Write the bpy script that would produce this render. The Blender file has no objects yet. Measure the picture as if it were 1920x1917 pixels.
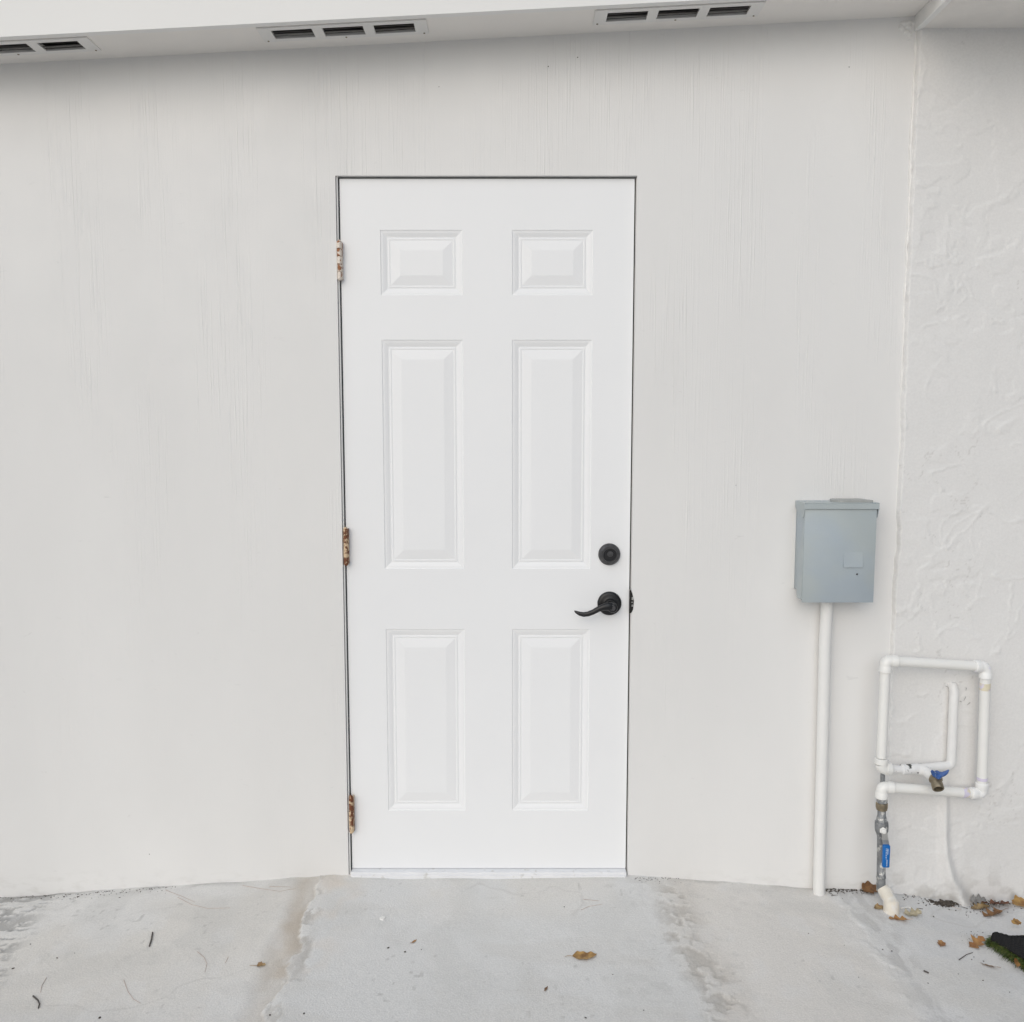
import bpy, bmesh, math, random
import numpy as np
from mathutils import Vector, Matrix

# ------------------------------------------------------------------ camera, sky, sun, exposure
sc = bpy.context.scene
C = sc.collection
CAM_Y, CAM_Z, FPX, PITCH = -2.5, 1.3557, 1618.4, 0.0974
cam_d = bpy.data.cameras.new('camera')
cam = bpy.data.objects.new('camera', cam_d); C.objects.link(cam)
cam.location = (0, CAM_Y, CAM_Z)
cam.rotation_euler = (math.pi / 2 - PITCH, 0, 0)
cam_d.sensor_fit = 'HORIZONTAL'; cam_d.sensor_width = 36.0
cam_d.lens = 36.0 * FPX / 1920.0
cam_d.clip_start = 0.05; cam_d.clip_end = 600
sc.camera = cam

SUN_EL, SUN_AZ = math.radians(30), math.radians(180 + 24)      # bright overcast: a wide, veiled sun in front of the house
world = bpy.data.worlds.new('World'); sc.world = world; world.use_nodes = True
wn = world.node_tree.nodes; wl = world.node_tree.links
bg = wn['Background']
sky = wn.new('ShaderNodeTexSky'); sky.sky_type = 'NISHITA'; sky.sun_disc = False
sky.sun_elevation = SUN_EL; sky.sun_rotation = SUN_AZ
sky.air_density = 1.0; sky.dust_density = 4.0; sky.ozone_density = 1.0
wl.new(sky.outputs[0], bg.inputs[0]); bg.inputs[1].default_value = 0.05
sun_d = bpy.data.lights.new('sun', 'SUN'); sun_d.energy = 1.5; sun_d.angle = math.radians(90)
sun_d.color = (0.83, 0.92, 1.0)
sun = bpy.data.objects.new('sun', sun_d); C.objects.link(sun)
sdir = Vector((math.sin(SUN_AZ) * math.cos(SUN_EL), math.cos(SUN_AZ) * math.cos(SUN_EL), math.sin(SUN_EL)))
sun.rotation_euler = sdir.to_track_quat('Z', 'Y').to_euler(); sun.location = sdir * 30
sc.view_settings.view_transform = 'Standard'; sc.view_settings.look = 'None'
sc.view_settings.exposure = 0.22; sc.view_settings.gamma = 1.0; sc.view_settings.use_curve_mapping = False
sc.cycles.use_denoising = True
sc.cycles.max_bounces = 8; sc.cycles.diffuse_bounces = 6
random.seed(7); RNG = np.random.default_rng(11)

# ------------------------------------------------------------------ pixel rays
CP, SP = math.cos(PITCH), math.sin(PITCH)
def ray(px, py):
    a, b = (px - 960.0) / FPX, (958.5 - py) / FPX
    return Vector((a, CP + b * SP, -SP + b * CP))
def wp(px, py, y=0.0):                        # point where the pixel's ray meets the plane parallel to the wall
    d = ray(px, py); t = (y - CAM_Y) / d.y
    return Vector((d.x * t, y, CAM_Z + d.z * t))
def hp(px, py, z):                            # point at height z
    d = ray(px, py); t = (z - CAM_Z) / d.z
    return Vector((d.x * t, CAM_Y + d.y * t, z))

# ------------------------------------------------------------------ numpy noise
def _lat(ix, iy, seed):
    h = (ix.astype(np.int64) * 374761393 + iy.astype(np.int64) * 668265263 + seed * 1442695041) & 0xffffffff
    h = ((h ^ (h >> 13)) * 1274126177) & 0xffffffff
    h = ((h ^ (h >> 16)) * 2246822519) & 0xffffffff
    return ((h ^ (h >> 15)) & 0xffff) / 65535.0
def vnoise(x, y, seed=0):
    ix, iy = np.floor(x), np.floor(y); fx, fy = x - ix, y - iy
    u, v = fx * fx * fx * (fx * (fx * 6 - 15) + 10), fy * fy * fy * (fy * (fy * 6 - 15) + 10)
    a, b = _lat(ix, iy, seed), _lat(ix + 1, iy, seed)
    c, d = _lat(ix, iy + 1, seed), _lat(ix + 1, iy + 1, seed)
    return (a * (1 - u) + b * u) * (1 - v) + (c * (1 - u) + d * u) * v
def fbm(x, y, seed=0, octaves=4, gain=0.5):
    s = 0; amp = 1; tot = 0
    for o in range(octaves):
        s = s + amp * vnoise(x * 2 ** o + o * 17.3, y * 2 ** o - o * 9.1, seed + o * 31); tot += amp; amp *= gain
    return s / tot
def sstep(a, b, x):
    t = np.clip((x - a) / (b - a), 0, 1); return t * t * (3 - 2 * t)

# ------------------------------------------------------------------ materials
def mat(name, col, rough=0.5, metal=0.0, var=0.0, vscale=6.0, bump=0.0, bscale=120.0, col2=None, c2scale=20.0, c2thr=0.6, c2w=0.06, spec=0.5):
    m = bpy.data.materials.new(name); m.use_nodes = True
    nt = m.node_tree; N = nt.nodes; L = nt.links; b = N['Principled BSDF']
    b.inputs['Roughness'].default_value = rough; b.inputs['Metallic'].default_value = metal
    b.inputs['Specular IOR Level'].default_value = spec
    geo = N.new('ShaderNodeNewGeometry')
    base = N.new('ShaderNodeRGB'); base.outputs[0].default_value = (*col, 1); out = base.outputs[0]
    if col2 is not None:
        n = N.new('ShaderNodeTexNoise'); n.inputs['Scale'].default_value = c2scale; n.inputs['Detail'].default_value = 6
        L.new(geo.outputs['Position'], n.inputs['Vector'])
        r = N.new('ShaderNodeMapRange'); r.inputs[1].default_value = c2thr - c2w; r.inputs[2].default_value = c2thr + c2w
        L.new(n.outputs['Fac'], r.inputs[0])
        mx = N.new('ShaderNodeMix'); mx.data_type = 'RGBA'; L.new(r.outputs[0], mx.inputs[0])
        L.new(out, mx.inputs[6]); mx.inputs[7].default_value = (*col2, 1); out = mx.outputs[2]
    if var > 0:
        n = N.new('ShaderNodeTexNoise'); n.inputs['Scale'].default_value = vscale; n.inputs['Detail'].default_value = 8
        L.new(geo.outputs['Position'], n.inputs['Vector'])
        r = N.new('ShaderNodeMapRange'); r.inputs[1].default_value = 0.3; r.inputs[2].default_value = 0.7
        r.inputs[3].default_value = 1 - var; r.inputs[4].default_value = 1 + var; L.new(n.outputs['Fac'], r.inputs[0])
        h = N.new('ShaderNodeHueSaturation'); L.new(out, h.inputs['Color']); L.new(r.outputs[0], h.inputs['Value']); out = h.outputs[0]
    L.new(out, b.inputs['Base Color'])
    if bump > 0:
        n = N.new('ShaderNodeTexNoise'); n.inputs['Scale'].default_value = bscale; n.inputs['Detail'].default_value = 5
        L.new(geo.outputs['Position'], n.inputs['Vector'])
        bp = N.new('ShaderNodeBump'); bp.inputs['Distance'].default_value = bump; bp.inputs['Strength'].default_value = 1.0
        L.new(n.outputs['Fac'], bp.inputs['Height']); L.new(bp.outputs[0], b.inputs['Normal'])
    return m

def siding_material():
    m = bpy.data.materials.new('painted_wood_grain_siding'); m.use_nodes = True
    nt = m.node_tree; N = nt.nodes; L = nt.links; b = N['Principled BSDF']
    b.inputs['Roughness'].default_value = 0.5
    geo = N.new('ShaderNodeNewGeometry')
    def noise(scale, vec=(1, 1, 1), detail=4, dist=0.0):
        mp = N.new('ShaderNodeMapping'); mp.inputs['Scale'].default_value = vec
        L.new(geo.outputs['Position'], mp.inputs['Vector'])
        n = N.new('ShaderNodeTexNoise'); n.inputs['Scale'].default_value = scale; n.inputs['Detail'].default_value = detail
        n.inputs['Distortion'].default_value = dist
        L.new(mp.outputs[0], n.inputs['Vector']); return n.outputs['Fac']
    def rng(x, a, c, d=0.0, e=1.0):
        r = N.new('ShaderNodeMapRange'); r.inputs[1].default_value = a; r.inputs[2].default_value = c
        r.inputs[3].default_value = d; r.inputs[4].default_value = e; L.new(x, r.inputs[0]); return r.outputs[0]
    def mth(op, x, y):
        q = N.new('ShaderNodeMath'); q.operation = op
        for i, v in enumerate((x, y)):
            if isinstance(v, (int, float)): q.inputs[i].default_value = v
            else: L.new(v, q.inputs[i])
        return q.outputs[0]
    grain = rng(noise(1.0, (170, 170, 3.2), 3, 0.4), 0.52, 0.72)         # vertical pressed grain lines
    zone = rng(noise(1.0, (7, 7, 1.1), 3), 0.42, 0.62)                   # only in bands
    sep = N.new('ShaderNodeSeparateXYZ'); L.new(geo.outputs['Position'], sep.inputs[0])
    worn = rng(sep.outputs['Z'], 0.3, 1.7, 0.25, 1.0)                    # thicker paint low on the wall
    g = mth('MULTIPLY', mth('MULTIPLY', grain, zone), worn)
    orange = noise(260, (1, 1, 1), 3)                                     # roller stipple
    wav = noise(5, (1, 1, 0.6), 3)
    h = mth('ADD', mth('MULTIPLY', g, 0.00068), mth('ADD', mth('MULTIPLY', orange, 0.00022), mth('MULTIPLY', wav, 0.0016)))
    bp = N.new('ShaderNodeBump'); bp.inputs['Distance'].default_value = 1.0; L.new(h, bp.inputs['Height'])
    L.new(bp.outputs[0], b.inputs['Normal'])
    tone = rng(noise(2.2, (1, 1, 0.5), 6), 0.3, 0.7, 0.965, 1.025)
    # faint scuffs and rubbed marks
    sc1 = rng(noise(22, (1, 1, 2.4), 7, 1.2), 0.70, 0.80, 0.0, 0.10)
    val = mth('SUBTRACT', tone, sc1)
    hs = N.new('ShaderNodeHueSaturation'); hs.inputs['Color'].default_value = (0.775, 0.768, 0.757, 1); L.new(val, hs.inputs['Value'])
    # dirt splash line just above the ground
    low = rng(sep.outputs['Z'], -0.05, 0.03, 1.0, 0.0)
    dm = mth('MULTIPLY', low, rng(noise(21, (1, 1, 2.2), 8), 0.50, 0.72, 0.0, 0.30))
    mx = N.new('ShaderNodeMix'); mx.data_type = 'RGBA'; L.new(dm, mx.inputs[0]); L.new(hs.outputs[0], mx.inputs[6]); mx.inputs[7].default_value = (0.42, 0.40, 0.36, 1)
    L.new(mx.outputs[2], b.inputs['Base Color'])
    L.new(rng(noise(9, (1, 1, 1), 4), 0.3, 0.7, 0.42, 0.6), b.inputs['Roughness'])
    return m

def attr_material(name, rough, bscale, bump, spec=0.4, lo=.955, hi=1.035):
    m = bpy.data.materials.new(name); m.use_nodes = True
    nt = m.node_tree; N = nt.nodes; L = nt.links; b = N['Principled BSDF']
    b.inputs['Roughness'].default_value = rough; b.inputs['Specular IOR Level'].default_value = spec
    a = N.new('ShaderNodeAttribute'); a.attribute_name = 'tone'
    geo = N.new('ShaderNodeNewGeometry')
    n = N.new('ShaderNodeTexNoise'); n.inputs['Scale'].default_value = bscale; n.inputs['Detail'].default_value = 7; n.inputs['Roughness'].default_value = 0.65
    L.new(geo.outputs['Position'], n.inputs['Vector'])
    r = N.new('ShaderNodeMapRange'); r.inputs[1].default_value = 0.3; r.inputs[2].default_value = 0.7; r.inputs[3].default_value = lo; r.inputs[4].default_value = hi
    L.new(n.outputs['Fac'], r.inputs[0])
    h = N.new('ShaderNodeHueSaturation'); L.new(a.outputs['Color'], h.inputs['Color']); L.new(r.outputs[0], h.inputs['Value'])
    L.new(h.outputs[0], b.inputs['Base Color'])
    bp = N.new('ShaderNodeBump'); bp.inputs['Distance'].default_value = bump; L.new(n.outputs['Fac'], bp.inputs['Height']); L.new(bp.outputs[0], b.inputs['Normal'])
    return m

M = {
    'siding': siding_material(),
    'stucco': attr_material('painted_stucco', 0.55, 150, 0.00025),
    'concrete': attr_material('worn_concrete', 0.85, 210, 0.0016, 0.25, .90, 1.07),
    'soffit': mat('soffit_paint', (0.84, 0.815, 0.78), 0.6, var=0.02, bump=0.0004, bscale=90),
    'fascia': mat('fascia_paint', (0.82, 0.815, 0.80), 0.5, var=0.015, vscale=3, bump=0.0006, bscale=14),
    'vent': mat('vent_white_metal', (0.78, 0.77, 0.75), 0.4, var=0.02),
    'vent_slat': mat('vent_slat_shaded_metal', (0.05, 0.043, 0.04), 0.6, var=0.2, vscale=60),  # white louvers coloured dark, painting in the shade of the openings
    'cavity': mat('eave_cavity_shade', (0.008, 0.007, 0.006), 0.9, var=0.2),  # near-black colour painting the darkness inside the eave
    'roof': mat('roof_shingle', (0.22, 0.21, 0.20), 0.9, var=0.2, vscale=20),
    'door': mat('door_white_enamel', (0.86, 0.865, 0.875), 0.38, var=0.008, vscale=4, bump=0.00012, bscale=300),
    'jamb': mat('jamb_paint', (0.78, 0.78, 0.77), 0.5, var=0.03, vscale=15),
    'gap_shade': mat('black_gap_shade', (0.012, 0.012, 0.012), 0.8),  # black fill standing in for shade in the door gap
    'sill': mat('sill_paint', (0.80, 0.805, 0.82), 0.5, var=0.03, vscale=30, col2=(0.6, 0.59, 0.56), c2scale=45, c2thr=0.68),
    'hinge': mat('rusty_painted_hinge', (0.74, 0.66, 0.58), 0.5, metal=0.15, var=0.08, vscale=200, col2=(0.30, 0.12, 0.045), c2scale=95, c2thr=0.56, c2w=0.03, bump=0.0006, bscale=300),
    'hinge_rust': mat('heavily_rusted_hinge', (0.66, 0.50, 0.33), 0.55, metal=0.2, var=0.15, vscale=200, col2=(0.17, 0.06, 0.025), c2scale=85, c2thr=0.49, c2w=0.03, bump=0.0008, bscale=300),
    'black': mat('black_hardware', (0.018, 0.018, 0.02), 0.34, metal=0.3, var=0.2, vscale=60),
    'black_soft': mat('black_hardware_worn', (0.085, 0.084, 0.088), 0.36, metal=0.55, var=0.25, vscale=80),
    'steel': mat('bare_steel', (0.55, 0.54, 0.52), 0.35, metal=0.9, var=0.1, vscale=100),
    'box': mat('grey_enamel_box', (0.385, 0.44, 0.485), 0.42, var=0.035, vscale=9, bump=0.0003, bscale=160, col2=(0.41, 0.455, 0.465), c2scale=7, c2thr=0.5, c2w=0.12),
    'boxtop': mat('weathered_box_top', (0.36, 0.37, 0.36), 0.5, var=0.08, vscale=40),
    'conduit': mat('painted_conduit', (0.79, 0.785, 0.77), 0.5, var=0.02, vscale=10, bump=0.0005, bscale=40),
    'pvc': mat('white_pvc', (0.82, 0.815, 0.79), 0.35, var=0.02, vscale=12),
    'pvc_new': mat('bright_white_pvc_fitting', (0.86, 0.86, 0.85), 0.3, var=0.02, vscale=30, col2=(0.70, 0.68, 0.80), c2scale=40, c2thr=0.66),
    'primer': mat('purple_primer_smear', (0.66, 0.62, 0.74), 0.45, var=0.1, vscale=60, col2=(0.72, 0.66, 0.50), c2scale=50, c2thr=0.5),
    'painted_pipe': mat('wall_painted_pipe', (0.79, 0.785, 0.775), 0.5, var=0.03, vscale=25, bump=0.0012, bscale=60),
    'flaking': mat('flaking_painted_pipe', (0.78, 0.78, 0.78), 0.55, col2=(0.06, 0.065, 0.06), c2scale=42, c2thr=0.60, c2w=0.015, bump=0.002, bscale=70),
    'galv': mat('galvanised_pipe', (0.27, 0.28, 0.29), 0.5, metal=0.55, var=0.25, vscale=60, col2=(0.60, 0.60, 0.58), c2scale=75, c2thr=0.60, c2w=0.04, bump=0.001, bscale=150),
    'brass': mat('dull_brass', (0.28, 0.235, 0.165), 0.45, metal=0.7, var=0.25, vscale=90),
    'blue_handle': mat('blue_painted_handle', (0.035, 0.10, 0.31), 0.45, var=0.25, vscale=120, col2=(0.35, 0.42, 0.52), c2scale=150, c2thr=0.66),
    'blue_grip': mat('blue_vinyl_grip', (0.0, 0.13, 0.44), 0.4, var=0.05, vscale=60),
    'print': mat('white_print', (0.62, 0.70, 0.78), 0.5),
    'cream': mat('cream_weathered_pvc', (0.74, 0.69, 0.60), 0.55, var=0.06, vscale=45, bump=0.0012, bscale=80, col2=(0.80, 0.78, 0.74), c2scale=30, c2thr=0.52),
    'dark': mat('dark_hole', (0.012, 0.011, 0.010), 0.8),
    'nail': mat('dark_nail_hole', (0.05, 0.05, 0.05), 0.6),
    'caulk': mat('white_caulk', (0.81, 0.80, 0.78), 0.5, var=0.03, vscale=30, bump=0.001, bscale=60),
    'turf_back': mat('black_turf_backing', (0.005, 0.005, 0.006), 0.85, var=0.3, vscale=120, bump=0.001, bscale=260),
    'turf': mat('green_turf_blade', (0.055, 0.09, 0.016), 0.5, var=0.4, vscale=90, col2=(0.13, 0.14, 0.03), c2scale=110, c2thr=0.56),
    'dirt': mat('dark_leaf_dirt', (0.075, 0.062, 0.050), 0.9, var=0.4, vscale=120),
    'chipped': mat('grey_plaster_chip', (.38, .37, .36), .8),
    'chalk': mat('pale_chip', (0.80, 0.79, 0.76), 0.7),
    'earth': mat('pale_bounce_earth', (0.44, 0.42, 0.37), 0.95, var=0.3, vscale=2),  # unseen outer ground, made pale to bounce light upward
    'needle': mat('dry_pine_needle', (0.50, 0.40, 0.35), 0.7, var=0.15, vscale=40),
    'twig': mat('dark_twig', (0.085, 0.075, 0.07), 0.8, var=0.3, vscale=80),
}
def leaf_mat(name, c1, c2, thr=0.5):
    return mat(name, c1, 0.55, var=0.22, vscale=70, bump=0.0012, bscale=130, col2=c2, c2scale=48, c2thr=thr, c2w=0.1)
LM = {
    'gold': leaf_mat('leaf_gold', (0.42, 0.255, 0.085), (0.23, 0.12, 0.04)),
    'tan': leaf_mat('leaf_tan', (0.40, 0.29, 0.15), (0.24, 0.15, 0.07)),
    'brown': leaf_mat('leaf_brown', (0.24, 0.125, 0.05), (0.12, 0.055, 0.025)),
    'red': leaf_mat('leaf_red_brown', (0.19, 0.075, 0.035), (0.09, 0.035, 0.022)),
    'orange': leaf_mat('leaf_orange', (0.40, 0.215, 0.075), (0.25, 0.11, 0.035)),
    'pale': leaf_mat('leaf_pale', (0.52, 0.46, 0.33), (0.34, 0.29, 0.19)),
    'grey': leaf_mat('leaf_grey', (0.30, 0.30, 0.29), (0.22, 0.21, 0.20)),
}

# ------------------------------------------------------------------ builders
def link(name, me, m=None, parent=None):
    o = bpy.data.objects.new(name, me); C.objects.link(o)
    if m is not None and not me.materials: me.materials.append(m)
    if parent is not None: o.parent = parent
    return o
def worldloc(o):
    v = Vector((0, 0, 0))
    while o is not None: v = v + o.location; o = o.parent
    return v
def from_bm(name, bm, m, parent=None, smooth=False, origin=None):
    """world-coordinate bmesh -> object whose origin is its base centre"""
    vs = [v.co.copy() for v in bm.verts]
    if origin is None:
        lo = Vector([min(v[i] for v in vs) for i in range(3)]); hi = Vector([max(v[i] for v in vs) for i in range(3)])
        origin = Vector(((lo.x + hi.x) / 2, (lo.y + hi.y) / 2, lo.z))
    for v in bm.verts: v.co -= origin
    bmesh.ops.recalc_face_normals(bm, faces=bm.faces)
    me = bpy.data.meshes.new(name); bm.to_mesh(me); bm.free()
    if smooth:
        me.polygons.foreach_set('use_smooth', [True] * len(me.polygons))
        try: me.set_sharp_from_angle(angle=math.radians(38))
        except Exception: pass
    o = link(name, me, m, parent)
    o.location = origin - (worldloc(parent) if parent is not None else Vector((0, 0, 0)))
    return o
def tag(o, label=None, cat=None, group=None, kind=None):
    if label: o['label'] = label
    if cat: o['category'] = cat
    if group: o['group'] = group
    if kind: o['kind'] = kind
    return o
def empty(name, loc):
    o = bpy.data.objects.new(name, None); C.objects.link(o); o.location = loc; o.empty_display_size = 0.05
    return o
def add_box(bm, x0, x1, y0, y1, z0, z1, bevel=0.0, seg=2):
    b = bmesh.new()
    bmesh.ops.create_cube(b, size=1.0)
    for v in b.verts:
        v.co = Vector(((x0 + x1) / 2 + v.co.x * (x1 - x0), (y0 + y1) / 2 + v.co.y * (y1 - y0), (z0 + z1) / 2 + v.co.z * (z1 - z0)))
    if bevel > 0:
        bmesh.ops.bevel(b, geom=list(b.edges), offset=bevel, segments=seg, profile=0.5, affect='EDGES')
    merge(bm, b)
def merge(bm, b):
    mp = {}
    for v in b.verts: mp[v] = bm.verts.new(v.co)
    for f in b.faces:
        try: bm.faces.new([mp[v] for v in f.verts])
        except ValueError: pass
    b.free()
def add_tube(bm, pts, rad, n=16, cap=True):
    pts = [Vector(p) for p in pts]
    rad = [rad] * len(pts) if isinstance(rad, (int, float)) else list(rad)
    tang = []
    for i in range(len(pts)):
        a = pts[max(i - 1, 0)]; b = pts[min(i + 1, len(pts) - 1)]
        t = b - a
        if t.length < 1e-9: t = tang[-1] if tang else Vector((0, 0, 1))
        tang.append(t.normalized())
    up = Vector((0, 0, 1)) if abs(tang[0].z) < 0.9 else Vector((1, 0, 0))
    nrm = (up - tang[0] * up.dot(tang[0])).normalized()
    rings = []
    for i, p in enumerate(pts):
        nrm = (nrm - tang[i] * nrm.dot(tang[i])).normalized(); bi = tang[i].cross(nrm)
        rings.append([bm.verts.new(p + (nrm * math.cos(2 * math.pi * k / n) + bi * math.sin(2 * math.pi * k / n)) * rad[i]) for k in range(n)])
    for r0, r1 in zip(rings, rings[1:]):
        for k in range(n): bm.faces.new((r0[k], r0[(k + 1) % n], r1[(k + 1) % n], r1[k]))
    if cap:
        bm.faces.new(rings[0][::-1]); bm.faces.new(rings[-1])
def add_lathe(bm, base, axis, prof, n=32):
    """prof: (distance along axis, radius)"""
    base = Vector(base); ax = Vector(axis).normalized()
    up = Vector((0, 0, 1)) if abs(ax.z) < 0.9 else Vector((1, 0, 0))
    u = (up - ax * up.dot(ax)).normalized(); w = ax.cross(u)
    rings = []
    for h, r in prof:
        if r < 1e-6: rings.append([bm.verts.new(base + ax * h)])
        else: rings.append([bm.verts.new(base + ax * h + (u * math.cos(2 * math.pi * k / n) + w * math.sin(2 * math.pi * k / n)) * r) for k in range(n)])
    for a, b in zip(rings, rings[1:]):
        for k in range(n):
            k2 = (k + 1) % n
            if len(a) == 1 and len(b) == 1: continue
            if len(a) == 1: bm.faces.new((a[0], b[k], b[k2]))
            elif len(b) == 1: bm.faces.new((a[k], a[k2], b[0]))
            else: bm.faces.new((a[k], a[k2], b[k2], b[k]))
    if len(rings[0]) > 1: bm.faces.new(rings[0][::-1])
    if len(rings[-1]) > 1: bm.faces.new(rings[-1])
def arc_corner(a, c, b, r, n=8):
    """rounded corner: points from a via corner c to b, arc of radius r"""
    a, b, c = Vector(a), Vector(b), Vector(c)
    d1, d2 = (a - c).normalized(), (b - c).normalized()
    p1, p2 = c + d1 * r, c + d2 * r
    out = []
    for i in range(n + 1):
        t = i / n
        out.append(p1 * (1 - t) ** 2 + c * 2 * t * (1 - t) + p2 * t * t)
    return out
def plate_with_holes(bm, xs_range, zs_range, holes, fn, thick):
    """flat plate in (u,v) with rectangular holes; fn(u,v,w) -> world; w in 0..thick, includes hole walls"""
    us = sorted({xs_range[0], xs_range[1], *[h[0] for h in holes], *[h[1] for h in holes]})
    vs = sorted({zs_range[0], zs_range[1], *[h[2] for h in holes], *[h[3] for h in holes]})
    def solid(i, j):
        if i < 0 or j < 0 or i >= len(us) - 1 or j >= len(vs) - 1: return False
        u, v = (us[i] + us[i + 1]) / 2, (vs[j] + vs[j + 1]) / 2
        return not any(h[0] < u < h[1] and h[2] < v < h[3] for h in holes)
    cache = {}
    def V(i, j, k):
        if (i, j, k) not in cache: cache[(i, j, k)] = bm.verts.new(fn(us[i], vs[j], thick if k else 0.0))
        return cache[(i, j, k)]
    for i in range(len(us) - 1):
        for j in range(len(vs) - 1):
            if not solid(i, j): continue
            bm.faces.new((V(i, j, 0), V(i + 1, j, 0), V(i + 1, j + 1, 0), V(i, j + 1, 0)))
            bm.faces.new((V(i, j, 1), V(i, j + 1, 1), V(i + 1, j + 1, 1), V(i + 1, j, 1)))
            if not solid(i - 1, j): bm.faces.new((V(i, j, 0), V(i, j + 1, 0), V(i, j + 1, 1), V(i, j, 1)))
            if not solid(i + 1, j): bm.faces.new((V(i + 1, j, 0), V(i + 1, j, 1), V(i + 1, j + 1, 1), V(i + 1, j + 1, 0)))
            if not solid(i, j - 1): bm.faces.new((V(i, j, 0), V(i, j, 1), V(i + 1, j, 1), V(i + 1, j, 0)))
            if not solid(i, j + 1): bm.faces.new((V(i, j + 1, 0), V(i + 1, j + 1, 0), V(i + 1, j + 1, 1), V(i, j + 1, 1)))
def grid_mesh(name, P, tone, m, parent=None, origin=(0, 0, 0)):
    """P: (ny,nx,3) array of world points"""
    ny, nx, _ = P.shape
    me = bpy.data.meshes.new(name)
    co = (P - np.array(origin)).reshape(-1, 3).astype(np.float32)
    idx = np.arange(ny * nx).reshape(ny, nx)
    q = np.stack([idx[:-1, :-1], idx[:-1, 1:], idx[1:, 1:], idx[1:, :-1]], -1).reshape(-1, 4)
    me.vertices.add(len(co)); me.vertices.foreach_set('co', co.ravel())
    me.loops.add(q.size); me.loops.foreach_set('vertex_index', q.ravel().astype(np.int32))
    me.polygons.add(len(q)); me.polygons.foreach_set('loop_start', (np.arange(len(q)) * 4).astype(np.int32))
    me.update(calc_edges=True); me.validate()
    me.polygons.foreach_set('use_smooth', np.ones(len(me.polygons), dtype=bool))
    at = me.attributes.new('tone', 'FLOAT_COLOR', 'POINT')
    at.data.foreach_set('color', np.concatenate([tone.reshape(-1, 3), np.ones((ny * nx, 1))], 1).astype(np.float32).ravel())
    o = link(name, me, m, parent); o.location = Vector(origin) - (worldloc(parent) if parent else Vector((0, 0, 0)))
    return o

# ------------------------------------------------------------------ ground
STUCCO_Y = -0.014
_gl = [(-900, 1690, 0), (0, 1681, 0), (130, 1676, 0), (250, 1666, 0), (400, 1656, 0), (520, 1649, 0), (600, 1642, 0), (655, 1643, 0), (1178, 1642, 0), (1260, 1645, 0), (1400, 1654, 0), (1480, 1662, 0),
       (1560, 1667, 0), (1640, 1668, 0), (1700, 1676, STUCCO_Y), (1770, 1688, STUCCO_Y), (1830, 1692, STUCCO_Y), (1920, 1686, STUCCO_Y), (2600, 1690, STUCCO_Y)]
_gp = [wp(a, b, c) for a, b, c in _gl]
GX = np.array([p.x for p in _gp]); GZ = np.array([p.z for p in _gp])
JOINTS = (wp(598, 1642).x, wp(1258, 1645).x, wp(1562, 1667).x)
JL, JM, JR = JOINTS
def floor_z0(x, y):
    """mean concrete level: three pours, falling gently away from the wall"""
    z = np.interp(x, GX, GZ)
    # smooth the breaks
    z = (np.interp(x - 0.03, GX, GZ) + z + np.interp(x + 0.03, GX, GZ)) / 3
    fade = np.clip(-y / 1.0, 0, 1)
    far = np.interp(x, [-3, JL - .02, JL + .03, JM - .02, JM + .03, JR, JR + .06, 3], [-.040, -.022, -.010, -.010, -.020, -.030, -.040, -.05])
    return z * (1 - fade) + far * fade - 0.012 * np.clip(-y, 0, 8)
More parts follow.
